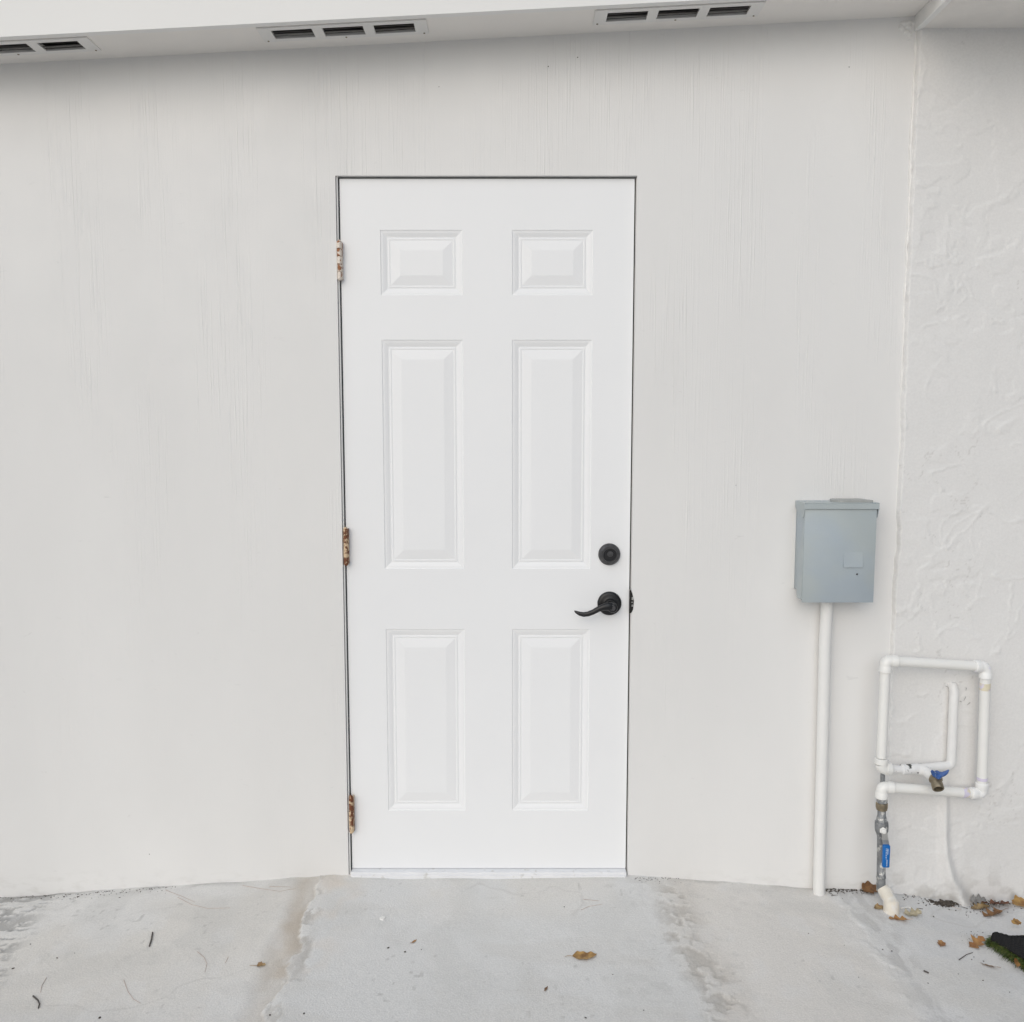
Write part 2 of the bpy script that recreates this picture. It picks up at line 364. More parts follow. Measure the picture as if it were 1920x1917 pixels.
def floor_full(x, y):
    w1 = (fbm(x * 9, y * 9, 3) - .5) * 0.05; w2 = (fbm(x * 30, y * 30, 5) - .5) * 0.028
    z = floor_z0(x, y)
    z = z + (fbm(x * 3.5, y * 3.5, 21, 3) - .5) * 0.010 + (fbm(x * 45, y * 45, 22, 3) - .5) * 0.0009
    tone = np.empty(x.shape + (3,)); 
    base = np.array([0.755, 0.74, 0.715]); tone[:] = base
    def blend(mask, col): 
        nonlocal tone
        tone = tone * (1 - mask[..., None]) + np.array(col) * mask[..., None]
    # pours have slightly different cement
    blend(sstep(JR - .05, JR + .09, x + w1) * .75, (0.66, 0.66, 0.66))
    blend((sstep(JL - .02, JL + .05, x + w1) * (1 - sstep(JM - .06, JM, x + w1))) * .6, (0.71, 0.71, 0.70))
    blend(sstep(JM - .01, JM + .05, x + w1) * (1 - sstep(JR - .06, JR + .04, x + w1)) * .7, (0.755, 0.72, 0.675))
    blend(sstep(.50, .70, fbm(x * 2.3, y * 2.3, 41)) * .55, (0.73, 0.695, 0.64))
    blend(sstep(.55, .72, fbm(x * 6, y * 4, 42)) * .35, (0.63, 0.62, 0.595))
    # left joint: trowelled feather edge, ground down to tan sandy bands with flaked skim
    dl = x - (JL + 0.004) + w1 * .8
    edge = dl - (fbm(x * 20, y * 14, 54, 4) - .5) * .10            # ragged lip of the door pad's skim coat
    band = sstep(-.085, -.035, dl) * (1 - sstep(-.006, .004, edge))
    z = z - 0.0045 * band
    blend(band * (.45 + .45 * sstep(.40, .62, fbm(x * 9, y * 5, 55, 4))), (0.54, 0.475, 0.40))
    blend(band * sstep(-.05, .0, edge) * .55, (0.47, 0.42, 0.36))
    flake = sstep(.505, .525, fbm(x * 30, y * 22, 52, 4)) * sstep(-.004, .003, edge) * (1 - sstep(.02, .07, edge))
    z = z - 0.0026 * flake; blend(np.clip(flake, 0, 1) * .75, (0.48, 0.455, 0.42))
    rim = np.exp(-(edge - .003) ** 2 / (2 * .003 ** 2)); blend(rim * .4, (0.78, 0.765, 0.74))
    blend(np.exp(-(dl - .06) ** 2 / (2 * .045 ** 2)) * sstep(.38, .58, fbm(x * 7, y * 5, 53)) * .75, (0.76, 0.675, 0.585))
    # middle joint: crumbled skim edge
    dm = x - JM + w1 * 1.3 - 0.02 * np.sin(y * 9)
    e = np.exp(-dm ** 2 / (2 * .036 ** 2)) * sstep(-.01, -.08, y)
    chip = sstep(.49, .53, fbm(x * 30, y * 30, 61, 3)) * e + .7 * sstep(.62, .70, fbm(x * 60, y * 60, 62, 2)) * e
    z = z - 0.0030 * chip; blend(np.clip(chip, 0, 1) * .8, (0.44, 0.415, 0.38)); blend(e * .4, (0.68, 0.64, 0.585))
    blend(sstep(-.01, .01, dm) * (1 - sstep(.02, .13, dm)) * .35, (0.61, 0.57, 0.52))
    # outer joint: ragged ridge of smeared cement
    dr = x - JR + w1 * .8
    rg = np.exp(-(dr - .012) ** 2 / (2 * .018 ** 2)) * sstep(.42, .6, fbm(x * 22, y * 14, 71, 4))
    z = z + 0.0040 * rg; blend(rg * .6, (0.75, 0.745, 0.73))
    blend(np.exp(-(dr - .06) ** 2 / (2 * .03 ** 2)) * sstep(.5, .55, fbm(x * 50, y * 20, 72, 4)) * .5, (0.48, 0.47, 0.46))
    # rough scoured patch at the far end of the wall
    qa, qb = hp(92, 1692, -.03), hp(-10, 1880, -.05)
    lx = qa.x + (np.clip(y, -1, 0.1) - qa.y) * (qb.x - qa.x) / (qb.y - qa.y)
    sp = 1 - sstep(-.075, .03, x - lx + w1 * 1.6)
    rough = sstep(.42, .47, fbm(x * 18 + y * 12, y * 46 - x * 14, 81, 5)) * sp
    z = z - 0.005 * rough; blend(np.clip(rough, 0, 1) * .8, (0.33, 0.325, 0.315))
    # fine scratches, sparse pits and grime
    pz = sstep(.50, .68, fbm(x * 4, y * 4, 90, 3))
    pit = sstep(.66, .74, fbm(x * 34, y * 34, 91, 2)) * pz; z = z - 0.0005 * pit; blend(pit * .16, (0.50, 0.49, 0.47))
    speck = sstep(.90, .95, vnoise(x * 75, y * 75, 95)) * sstep(.55, .66, fbm(x * 7, y * 7, 96, 3)); blend(speck * .35, (0.34, 0.33, 0.31))
    lite = sstep(.55, .72, fbm(x * 14, y * 10, 93, 3)); blend(lite * .30, (0.78, 0.77, 0.755))
    cr = np.exp(-((fbm(x * 2.2 + 3, y * 3.1, 97, 4) - .5) / .006) ** 2) * sstep(.5, .6, fbm(x * 3, y * 3, 99, 2)); blend(cr * .35, (0.52, 0.50, 0.47))
    smear = sstep(.56, .70, fbm(x * 3.2 + y * 2, y * 8, 100, 4)); blend(smear * .30, (0.64, 0.62, 0.585))
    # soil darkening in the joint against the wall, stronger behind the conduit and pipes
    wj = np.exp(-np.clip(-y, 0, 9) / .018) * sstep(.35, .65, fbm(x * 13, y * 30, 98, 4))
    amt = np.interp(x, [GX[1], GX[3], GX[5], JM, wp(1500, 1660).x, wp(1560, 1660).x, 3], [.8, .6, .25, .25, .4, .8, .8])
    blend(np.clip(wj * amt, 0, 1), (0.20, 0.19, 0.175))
    return z, tone
xs = np.concatenate([np.linspace(-7, -1.75, 22)[:-1], np.arange(-1.75, 1.75, 0.0045), np.linspace(1.75, 7, 22)])
ys = np.concatenate([np.linspace(-14, -1.0, 40)[:-1], np.arange(-1.0, -0.02, 0.0045), np.linspace(-0.02, 0.16, 24)])
Xg, Yg = np.meshgrid(xs, ys)
Zg, Tg = floor_full(Xg, Yg)
def fz(x, y):
    i = min(max(int(np.searchsorted(xs, x)) - 1, 0), len(xs) - 2); j = min(max(int(np.searchsorted(ys, y)) - 1, 0), len(ys) - 2)
    u = min(max((x - xs[i]) / (xs[i + 1] - xs[i]), 0), 1); v = min(max((y - ys[j]) / (ys[j + 1] - ys[j]), 0), 1)
    return float((Zg[j, i] * (1 - u) + Zg[j, i + 1] * u) * (1 - v) + (Zg[j + 1, i] * (1 - u) + Zg[j + 1, i + 1] * u) * v)
def gp(px, py, lift=0.0):
    z = -0.01
    for _ in range(12):
        p = hp(px, py, z + lift); z = fz(p.x, p.y)
    return Vector((p.x, p.y, z))
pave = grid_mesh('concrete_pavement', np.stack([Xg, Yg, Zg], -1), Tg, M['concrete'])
tag(pave, 'worn pale concrete paving with rough joints', None, None, 'structure')
bm = bmesh.new(); S = 250
f = bm.faces.new([bm.verts.new((a, b, -0.27)) for a, b in ((-S, -S), (S, -S), (S, S), (-S, S))])
tag(from_bm('ground', bm, M['earth'], origin=Vector((0, 0, -0.27))), None, None, None, 'structure')

# ------------------------------------------------------------------ house
house = empty('house', (0, 0, 0))
tag(house, 'white house front with wood-grain siding, a six-panel door and a vented eave', 'house')

OX0, OX1, OZ1 = wp(628.5, 900).x, wp(1194.8, 332).x, wp(900, 329.5).z
OX0 = wp(628.5, 335).x
# eave line along the wall (rises to one side)
E0, E1 = wp(0, 120.5), wp(1712, 31)
SL = (E1.z - E0.z) / (E1.x - E0.x)
def eave_z(x): return E0.z + (x - E0.x) * SL
# seam between siding and stucco
_sm = [wp(1719, 20), wp(1716, 120), wp(1712, 200), wp(1708, 300), wp(1703, 420), wp(1697, 560), wp(1691, 700), wp(1689, 820), wp(1684, 900), wp(1680, 960), wp(1682, 1010), wp(1677, 1060), wp(1672, 1130), wp(1669, 1215), wp(1664, 1300), wp(1660, 1450), wp(1652, 1600), wp(1648, 1700)]
SZ = np.array([p.z for p in _sm][::-1]); SX = np.array([p.x for p in _sm][::-1])
def seam_x(z): return np.interp(z, SZ, SX)

# siding wall
bm = bmesh.new()
plate_with_holes(bm, (-4.2, 1.30), (-0.26, 2.30), [(OX0, OX1, -0.14, OZ1)], lambda u, v, w: (u, w, v if v < 2.29 else eave_z(u) + 0.03), 0.012)
siding = from_bm('siding_wall', bm, M['siding'], house)
# framed wall core behind the siding
bm = bmesh.new()
plate_with_holes(bm, (-4.2, 1.6), (-0.26, 2.30), [(OX0 + .004, OX1 + 0.004, -0.14, OZ1 + .0006)], lambda u, v, w: (u, 0.0125 + w, v if v < 2.29 else eave_z(u) + 0.03), 0.12)
from_bm('wall_core', bm, M['jamb'], house)
# closing walls and roof deck behind
bm = bmesh.new()
add_box(bm, -4.2, -4.08, 0.14, 7.0, -0.26, 2.16)
add_box(bm, -4.2, 5.0, 7.0, 7.12, -0.26, 2.16)
add_box(bm, 4.9, 5.02, 0.14, 7.0, -0.26, 2.16)
from_bm('rear_wall', bm, M['siding'], house)

# stucco wall
zt = np.concatenate([np.linspace(-0.26, -0.10, 8)[:-1], np.arange(-0.10, 2.62, 0.0042)])
tcol = np.concatenate([[-0.002, 0.0, 0.002, 0.004, 0.0065, 0.009, 0.012, 0.016], np.arange(0.020, 0.50, 0.0042), np.linspace(0.51, 3.6, 24)])
T, ZZ = np.meshgrid(tcol, zt)
edge_w = (fbm(ZZ * 30, ZZ * 0 + 2, 7, 3) - .5) * 0.007
XX = seam_x(ZZ) + T + edge_w * np.exp(-T / 0.03)
wx = XX + (fbm(XX * 9, ZZ * 9, 201, 3) - .5) * .08; wz = ZZ + (fbm(XX * 9, ZZ * 9, 202, 3) - .5) * .08
def strokes(ang, fr, st, seed, w):                     # short raised trowel strokes in one direction
    ca, sa = math.cos(ang), math.sin(ang); u, v = wx * ca + wz * sa, -wx * sa + wz * ca
    return np.exp(-((fbm(u * fr, v * fr * st, seed, 2) - .5) / w) ** 2) * sstep(.50, .62, fbm(u * 5, v * 9, seed + 5, 3))
ridg = strokes(.7, 5, 3.2, 220, .012) + strokes(-.5, 5, 3.0, 260, .012) + .7 * strokes(1.5, 6, 3.0, 280, .012)
plaque = sstep(.50, .56, fbm(wx * 13, wz * 17, 210, 4)) * sstep(.45, .60, fbm(XX * 4, ZZ * 4, 212, 2))
Hh = (fbm(XX * 4, ZZ * 4, 230, 3) - .5) * 0.008 + plaque * 0.0013 + ridg * 0.0019 + (fbm(XX * 45, ZZ * 45, 235, 2) - .5) * 0.0005
# plastered-over pipe rising from the ground inside the loop
rp = [wp(a, b, STUCCO_Y) for a, b in ((1772, 1440), (1770, 1500), (1769, 1560), (1770, 1600), (1778, 1640), (1797, 1680), (1812, 1705))]
rz = np.array([p.z for p in rp][::-1]); rx = np.array([p.x for p in rp][::-1])
rw = np.interp(ZZ, rz, [.028, .024, .018, .014, .012, .012, .011])
rh = np.interp(ZZ, rz, [.030, .026, .020, .016, .013, .011, .000])
Hh = Hh + rh * np.exp(-((XX - np.interp(ZZ, rz, rx)) / rw) ** 2)
lip = sstep(-0.003, 0.0065, T)
YY = 0.003 - lip * (0.017 + Hh)
tone = np.empty(XX.shape + (3,)); tone[:] = (0.755, 0.748, 0.738)
dm = (np.exp(-np.clip(ZZ + .045, 0, 9) / .05) * sstep(.48, .66, fbm(XX * 24, ZZ * 24, 240, 5)))[..., None]
tone = tone * (1 - .45 * dm) + np.array([.40, .38, .35]) * .45 * dm
ck = (np.exp(-((fbm(XX * 13 + 9, ZZ * 13, 250, 4) - .5) / .006) ** 2) * sstep(.62, .70, fbm(XX * 4, ZZ * 4, 255)))[..., None]
tone = tone * (1 - .35 * ck) + np.array([.40, .38, .36]) * .35 * ck
stucco = grid_mesh('stucco_wall', np.stack([XX, YY, ZZ], -1), tone, M['stucco'], house)
stucco['label'] = 'white stucco wall section with trowel marks beside the siding'

# caulk bead in the corner seam
bm = bmesh.new(); pts = []; rads = []
for z in np.arange(1.02, eave_z(1.13) - 0.02, 0.008):
    n1 = float(fbm(np.array([z * 30.]), np.array([3.]), 17, 3)[0]); n2 = float(fbm(np.array([z * 22.]), np.array([8.]), 19, 3)[0])
    k = min(1, max(0, (z - 1.02) / .9)) ** .7
    pts.append((float(seam_x(z)) - 0.001 + (n2 - .5) * .005, 0.001 - n1 * .003 * k, z)); rads.append(0.0008 + (0.0012 + 0.0075 * max(0, n1 - .38)) * k)
add_tube(bm, pts, rads, 8)
from_bm('caulk_bead', bm, M['caulk'], house, smooth=True)
# plaster smear at the top of the seam
bm = bmesh.new()
a = wp(1704, 60); 
for k in range(9):
    q = wp(random.uniform(1688, 1716), random.uniform(42, 66)); add_lathe(bm, q + Vector((0, .001, 0)), (random.uniform(-.2, .2), -1, random.uniform(-.2, .2)), [(0, .009), (.003, .007), (.0045, .003), (.005, 0)], 8)
from_bm('plaster_smear', bm, M['caulk'], house, smooth=True)

# soffit with vent holes
LIP = 0.150                                   # front edge of the soffit, measured from the wall
def px_on_soffit(px, py):                     # solve plane z = eave_z(x)
    d = ray(px, py); t = (E0.z - CAM_Z - E0.x * SL) / (d.z - SL * d.x)
    return Vector((d.x * t, CAM_Y + d.y * t, CAM_Z + d.z * t))
fe = [px_on_soffit(a, b) for a, b in ((100, 69.5), (480, 49.0), (900, 26), (1200, 9))]
LIP = -sum(p.y for p in fe) / len(fe)
XEND = E1.x + 0.004
vents = []
def vent_open(pxs):                           # centre x of an opening
    return px_on_soffit(*pxs).x
v2 = [px_on_soffit(549, 59.5), px_on_soffit(644, 54.5), px_on_soffit(739, 48.5)]
v3 = [px_on_soffit(1179, 23.5), px_on_soffit(1273, 18.5), px_on_soffit(1369, 13.5)]
v1c = px_on_soffit(113, 82.5)
pitch_o = (v2[2].x - v2[0].x) / 2
OPW, OPD = 0.113, 0.053
YV = -(LIP - 0.050)                          # line of the openings' centres
cents = [v1c.x - pitch_o, v2[1].x, v3[1].x]
holes = []
for c in cents:
    for k in (-1, 0, 1):
        xc = c + k * pitch_o
        holes.append((xc - OPW / 2, xc + OPW / 2, YV - OPD / 2, YV + OPD / 2))
bm = bmesh.new()
plate_with_holes(bm, (-4.2, XEND), (-LIP, 0.012), holes, lambda u, v, w: (u, v, eave_z(u) + w), 0.010)
from_bm('soffit', bm, M['soffit'], house)
# fascia board
bm = bmesh.new()
def slab_along(bm, x0, x1, y0, y1, dz0, dz1, n=1):
    vs = [[bm.verts.new((x, y, eave_z(x) + dz)) for (y, dz) in ((y0, dz0), (y1, dz0), (y1, dz1), (y0, dz1))] for x in np.linspace(x0, x1, n + 1)]
    for a, b in zip(vs, vs[1:]):
        for k in range(4): bm.faces.new((a[k], a[(k + 1) % 4], b[(k + 1) % 4], b[k]))
    bm.faces.new(vs[0]); bm.faces.new(vs[-1][::-1])
slab_along(bm, -4.25, XEND - .001, -LIP - 0.020, -LIP - 0.0005, -0.004, 0.22, 1)
from_bm('fascia', bm, M['fascia'], house)
bm = bmesh.new()
slab_along(bm, -4.5, 5.1, -LIP - 0.05, 7.4, 0.222, 0.262)
from_bm('roof', bm, M['roof'], house)
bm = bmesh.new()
slab_along(bm, -4.2, XEND - .002, -LIP + .002, 0.01, 0.10, 0.12)  # added sheet, coloured near-black as painted shade behind the vent openings
from_bm('eave_shade_sheet', bm, M['cavity'], house)
# vents
lou_me = None
for vi, c in enumerate(cents):
    x0, x1 = c - 0.222, c + 0.222
    hs = []
    for k in (-1, 0, 1):
        xc = c + k * pitch_o; hs.append((xc - OPW / 2 + .003, xc + OPW / 2 - .003, YV - OPD / 2 + .002, YV + OPD / 2 - .002))
    bm = bmesh.new()
    plate_with_holes(bm, (x0, x1), (YV - 0.040, YV + 0.040), hs, lambda u, v, w: (u, v, eave_z(u) - 0.0035 + w), 0.0030)
    vent = from_bm('soffit_vent', bm, M['vent'], house)
    for h in hs:
        for r in range(4):
            yc = h[2] + (r + 0.5) * (h[3] - h[2]) / 4
            if lou_me is None:
                b2 = bmesh.new(); add_box(b2, -(OPW - .008) / 2, (OPW - .008) / 2, -0.0036, 0.0036, -0.0004, 0.0004)
                lou_me = bpy.data.meshes.new('louver'); b2.to_mesh(lou_me); b2.free(); lou_me.materials.append(M['vent_slat'])
            o = link('louver', lou_me, None, vent)
            xc = (h[0] + h[1]) / 2
            sag = random.uniform(-.0015, .0015)
            o.location = Vector((xc, yc, eave_z(xc) + 0.0015 + sag)) - worldloc(vent)
            o.rotation_euler = (math.radians(15 + random.uniform(-8, 8)), -math.atan(SL) + random.uniform(-.012, .012), random.uniform(-.012, .012))
    for (sx, sy) in ((x0 + .012, YV + .034), (x1 - .012, YV + .034), (c, YV + .034)):
        b2 = bmesh.new(); add_lathe(b2, (sx, sy, eave_z(sx) - 0.0036), (0, 0, -1), [(0, .0028), (.0012, .0024), (.0017, 0)], 10)
        from_bm('screw', b2, M['brass'], vent, smooth=True)
# plastered soffit of the neighbouring roof, a step lower
SZ2 = wp(1722, 53, STUCCO_Y).z
bm = bmesh.new(); add_box(bm, E1.x + 0.0225, 5.1, -0.34, 0.02, SZ2, SZ2 + 0.30, 0.002, 1)
ss = from_bm('stucco_soffit', bm, mat('soffit_plaster', (0.80, 0.775, 0.74), 0.7, var=0.05, vscale=9, bump=0.004, bscale=26), house)

bm = bmesh.new(); add_box(bm, E1.x + 0.0045, E1.x + 0.022, -0.345, 0.004, SZ2 - .0025, SZ2 + .28, .001, 1)
from_bm('soffit_trim', bm, M['fascia'], house)

# nail holes in the siding
for a, b, r in ((1028, 125, 1.6), (1083, 108, 1.5), (1592, 126, 1.3), (823, 163, 1.0), (1380, 910, .9), (280, 1602, 1.2)):
    q = wp(a, b); bm = bmesh.new(); add_lathe(bm, q + Vector((0, .0005, 0)), (0, -1, 0), [(0, .0012 * r), (.0009, .0010 * r), (.0012, 0)], 8)
    from_bm('nail_head', bm, M['nail'], house)

# ------------------------------------------------------------------ door
DY = 0.014                                    # door face, set back from the siding
DX0, DX1 = wp(636.2, 500, DY).x, wp(1190.5, 500, DY).x
DX0 = wp(636.4, 340, DY).x; DX1 = wp(1190.0, 340, DY).x
DZ0, DZ1 = wp(920, 1628, DY).z, wp(920, 335.5, DY).z
P = []
xl0, xl1 = wp(712.5, 440, DY).x, wp(867, 440, DY).x
xr0, xr1 = wp(960, 440, DY).x, wp(1112.5, 440, DY).x
for (t, b) in ((431.5, 554), (637.5, 1067), (1180, 1520)):
    zt_, zb_ = wp(920, t, DY).z, wp(920, b, DY).z
    P.append((xl0, xl1, zb_, zt_)); P.append((xr0, xr1, zb_, zt_))
bm = bmesh.new()
plate_with_holes(bm, (DX0, DX1), (DZ0, DZ1), P, lambda u, v, w: (u, DY + w, v), 0.044)
door = from_bm('door', bm, M['door'], house)
door['label'] = 'white six-panel door with black lever handle and rusty hinges'
prof = [(a_, b_ * .66) for a_, b_ in [(0, 0), (.0012, .0016), (.0030, .0026), (.0075, .0034), (.0135, .0060), (.0175, .0082), (.0205, .0088), (.0225, .0076), (.0255, .0074), (.0275, .0084), (.0290, .0082), (.0530, .0030), (.0555, .0024), (.0575, .0023)]]
for (x0, x1, z0, z1) in P:
    bm = bmesh.new(); rings = []
    for ins, dep in prof:
        rings.append([bm.verts.new((x, DY + dep, z)) for x, z in ((x0 + ins, z0 + ins), (x1 - ins, z0 + ins), (x1 - ins, z1 - ins), (x0 + ins, z1 - ins))])
    for a, b in zip(rings, rings[1:]):
        for k in range(4): bm.faces.new((a[k], a[(k + 1) % 4], b[(k + 1) % 4], b[k]))
    bm.faces.new(rings[-1])
    bk = [bm.verts.new((v.co.x, DY + .02, v.co.z)) for v in rings[0]]
    for k in range(4): bm.faces.new((rings[0][(k + 1) % 4], rings[0][k], bk[k], bk[(k + 1) % 4]))
    bm.faces.new(bk[::-1])
    from_bm('panel', bm, M['door'], door)
# jamb inside the opening, plus added black strips painting the shade in the door gap
bm = bmesh.new()
add_box(bm, OX0 + .0045, DX0 - .0062, 0.006, 0.132, -0.06, OZ1 - .0004, .0008, 1)
add_box(bm, DX1 + .0042, OX1 + .0035, 0.013, 0.132, -0.06, OZ1 - .0004, .0003, 1)
from_bm('door_frame', bm, M['jamb'], house)
bm = bmesh.new()
add_box(bm, DX0 - .0061, DX0 - .0006, DY + .010, 0.130, DZ0, OZ1 - .0010); add_box(bm, DX1 + .0006, DX1 + .0041, DY + .010, 0.130, -0.02, OZ1 - .0010)
add_box(bm, DX0, DX1, DY + .010, 0.130, DZ1 + .0008, OZ1 - .0010)
from_bm('gap_shade_strip', bm, M['gap_shade'], house)
# sill under the door
bm = bmesh.new()
zs = wp(920, 1643, -0.006).z
add_box(bm, DX0 - .001, DX1 + .0005, -0.010, 0.12, zs - .04, DZ0 - .0016, .002, 2)
add_box(bm, DX0 + .004, DX1 - .004, -0.0135, -0.0102, zs - .04, zs + .006, .001, 1)
from_bm('door_sill', bm, M['sill'], house)

# hinges
def hinge(px, ya, yb, m, label):
    top, bot = wp(px, ya, -0.004), wp(px, yb, -0.004)
    h = top.z - bot.z; x = wp(px, (ya + yb) / 2, -0.004).x
    bm = bmesh.new(); n = 5; seg = h / n
    for k in range(n):
        z0 = bot.z + k * seg + .0011; z1 = bot.z + (k + 1) * seg - .0011
        rr = 0.0072 + random.uniform(-.0005, .0004)
        add_lathe(bm, (x + random.uniform(-.0005, .0005), -0.002, z0), (0, 0, 1), [(0, rr - .001), (.0012, rr), (z1 - z0 - .0012, rr), (z1 - z0, rr - .001)], 16)
    add_lathe(bm, (x, -0.002, bot.z - .002), (0, 0, 1), [(0, .003), (.001, .0045), (h + .003, .0045), (h + .005, .0035), (h + .006, 0)], 12)
    # leaves folded into the gap
    add_box(bm, x - .0065, x - .0045, -0.001, 0.020, bot.z + .001, top.z - .001)
    add_box(bm, x + .0040, x + .0075, -0.001, 0.0135, bot.z + .002, top.z - .002, .0005, 1)
    o = from_bm('hinge', bm, m, door, smooth=True); o['label'] = label
hinge(636.3, 452, 525, M['hinge'], 'lightly rusted top hinge daubed with white paint')
hinge(648.2, 991, 1060, M['hinge_rust'], 'heavily rusted middle hinge')
hinge(658.4, 1494, 1562, M['hinge_rust'], 'rusty bottom hinge with chipped paint')

# deadbolt
c = wp(1142.3, 1039.5, DY)
bm = bmesh.new()
add_lathe(bm, c, (0, -1, 0), [(0, .0325), (.003, .0325), (.006, .0318), (.010, .0285), (.0125, .0255), (.0130, .0250)], 48)
db = from_bm('deadbolt', bm, M['black_soft'], door, smooth=True)
bm = bmesh.new()
add_lathe(bm, c + Vector((0, -.0128, 0)), (0, -1, 0), [(0, .0215), (.011, .0205), (.0125, .0195), (.0120, .0165), (.0105, .0155), (.0108, .0)], 40)
from_bm('deadbolt_cylinder', bm, M['black'], door, smooth=True)
bm = bmesh.new()
add_lathe(bm, c + Vector((0, -.0232, 0.004)), (0, -1, 0), [(0, .0085), (.0012, .0080), (.0014, .0)], 24)
add_box(bm, c.x - .0006, c.x + .0006, c.y - .0252, c.y - .0244, c.z - .001, c.z + .009)
from_bm('keyhole', bm, M['black_soft'], door, smooth=True)
# lever handle
c = wp(1142.5, 1131.5, DY)
bm = bmesh.new()
add_lathe(bm, c, (0, -1, 0), [(0, .0355), (.003, .0355), (.006, .0345), (.0085, .031), (.0095, .026), (.0097, .018), (.0105, .0165), (.030, .0150), (.032, .0145)], 48)
rose = from_bm('handle_rose', bm, M['black'], door, smooth=True)
bm = bmesh.new()
LY = c.y - .042
path = [(1152, 1139.0), (1146, 1138), (1139, 1137.5), (1131, 1139), (1122, 1142.5), (1112, 1148), (1103, 1151.5), (1095, 1152.6), (1087, 1151.2), (1080, 1147.8), (1076.8, 1145.5)]
pts = [wp(a, b, LY - .004 * math.sin(i / 10 * math.pi)) for i, (a, b) in enumerate(path)]
hw = [.010, .0135, .0130, .0100, .0085, .0078, .0075, .0072, .0062, .0040, .0012]
hd = [.006, .0095, .0095, .0080, .0070, .0062, .0056, .0052, .0045, .0030, .0010]
rings = []
for i, p in enumerate(pts):
    t = (pts[min(i + 1, len(pts) - 1)] - pts[max(i - 1, 0)]).normalized()
    nz = Vector((0, -1, 0)).cross(t).normalized()
    rings.append([bm.verts.new(p + nz * math.cos(2 * math.pi * k / 16) * hw[i] + Vector((0, -1, 0)) * math.sin(2 * math.pi * k / 16) * hd[i]) for k in range(16)])
for a, b in zip(rings, rings[1:]):
    for k in range(16): bm.faces.new((a[k], a[(k + 1) % 16], b[(k + 1) % 16], b[k]))
bm.faces.new(rings[0][::-1]); bm.faces.new(rings[-1])
add_lathe(bm, wp(1147.5, 1138, LY + .012), (0, -1, 0), [(0, .0148), (.016, .0145), (.0185, .0130), (.0195, .010), (.0195, 0)], 32)
lev = from_bm('lever_handle', bm, M['black'], door, smooth=True)
bm = bmesh.new(); kc = wp(1148.5, 1140.5, LY - .0078)
add_lathe(bm, kc, (0, -1, 0), [(0, .0088), (.0014, .0084), (.0017, .0072), (.0010, .0065), (.0012, 0)], 28)
add_box(bm, kc.x - .0006, kc.x + .0006, kc.y - .0022, kc.y - .0011, kc.z - .004, kc.z + .004)
from_bm('lock_cylinder', bm, M['black_soft'], door, smooth=True)
# latch and chewed strike in the jamb
bm = bmesh.new()
q = wp(1184.5, 1130, 0.002)
zz = [(1108, 0), (1113, 2.2), (1122, 4.2), (1127, 5.4), (1136, 4.6), (1143, 4.0), (1148, 1.6), (1150, 0)]
x0 = wp(1183.2, 1130, -0.001).x
front = []; 
for b, w in zz: front.append((x0 + w * .00155, wp(1184, b, -0.0012).z))
vs_f = [bm.verts.new((x, -0.0012, z)) for x, z in front] + [bm.verts.new((x0 - .004, -0.0012, z)) for x, z in front[::-1]]
bm.faces.new(vs_f)
r = bmesh.ops.extrude_face_region(bm, geom=list(bm.faces)); 
for v in [g for g in r['geom'] if isinstance(g, bmesh.types.BMVert)]: v.co.y += 0.012
from_bm('strike_recess', bm, M['dark'], house)
bm = bmesh.new()
a, b = wp(1184.6, 1122, -0.002), wp(1187.4, 1135, -0.002)
for (p1, p2, p3, p4) in ((1184.4, 1187.4, 1120, 1125.5), (1184.0, 1186.6, 1128.5, 1131), (1184.2, 1186.8, 1134, 1138)):
    u, v = wp(p1, p3, -.0016), wp(p2, p4, -.0016); add_box(bm, u.x, v.x, -.0022, -.0008, v.z, u.z, .0005, 1)
from_bm('strike_plate', bm, M['steel'], house)

# ------------------------------------------------------------------ electrical box and conduit
BF = -0.078
bx0, bx1 = wp(1508.2, 1000, BF).x, wp(1643.2, 1000, BF).x
bzt, bzb = wp(1570, 942.8, BF).z, wp(1570, 1130.2, BF).z
eb = empty('electrical_box', ((bx0 + bx1) / 2, 0, bzb))
tag(eb, 'grey metal electrical disconnect box with hinged cover, mounted on the siding', 'electrical box')
bkb = wp(1492, 1103, 0).z
bm = bmesh.new(); add_box(bm, bx0 + .001, bx1 - .002, BF + .006, -.0005, bkb, bzt - .006, .0015, 2); from_bm('box_body', bm, M['box'], eb, smooth=True)
bm = bmesh.new()
add_box(bm, bx0, bx1 - .0005, BF, BF + .004, bzb, bzt - .014, .0012, 2)
add_box(bm, bx0 - .0006, bx0 + .0018, BF + .0045, -.030, bzb + .006, bzt - .035, .0006, 1)
add_box(bm, bx1 - .0022, bx1 - .0002, BF + .0045, -.030, bzb + .006, bzt - .035, .0006, 1)
cov = from_bm('box_cover', bm, M['box'], eb, smooth=True)
# embossed pull on the cover
u, v = wp(1582, 1035, BF), wp(1617, 1064, BF)
bm = bmesh.new()
b2 = bmesh.new(); add_box(b2, u.x, v.x, BF - .0016, BF + .002, v.z, u.z, .0014, 2)
for w in b2.verts:                                            # rises towards its lower edge
    if w.co.z > (u.z + v.z) / 2 and w.co.y < BF: w.co.y = BF - .0004
    elif w.co.y < BF: w.co.y = BF - .0034
merge(bm, b2); from_bm('cover_pull', bm, M['box'], cov, smooth=True)
q = wp(1607, 1077, BF); bm = bmesh.new(); add_lathe(bm, q, (0, -1, 0), [(0, .0028), (.001, .0024), (.0012, 0)], 12); from_bm('rivet', bm, M['black_soft'], cov)
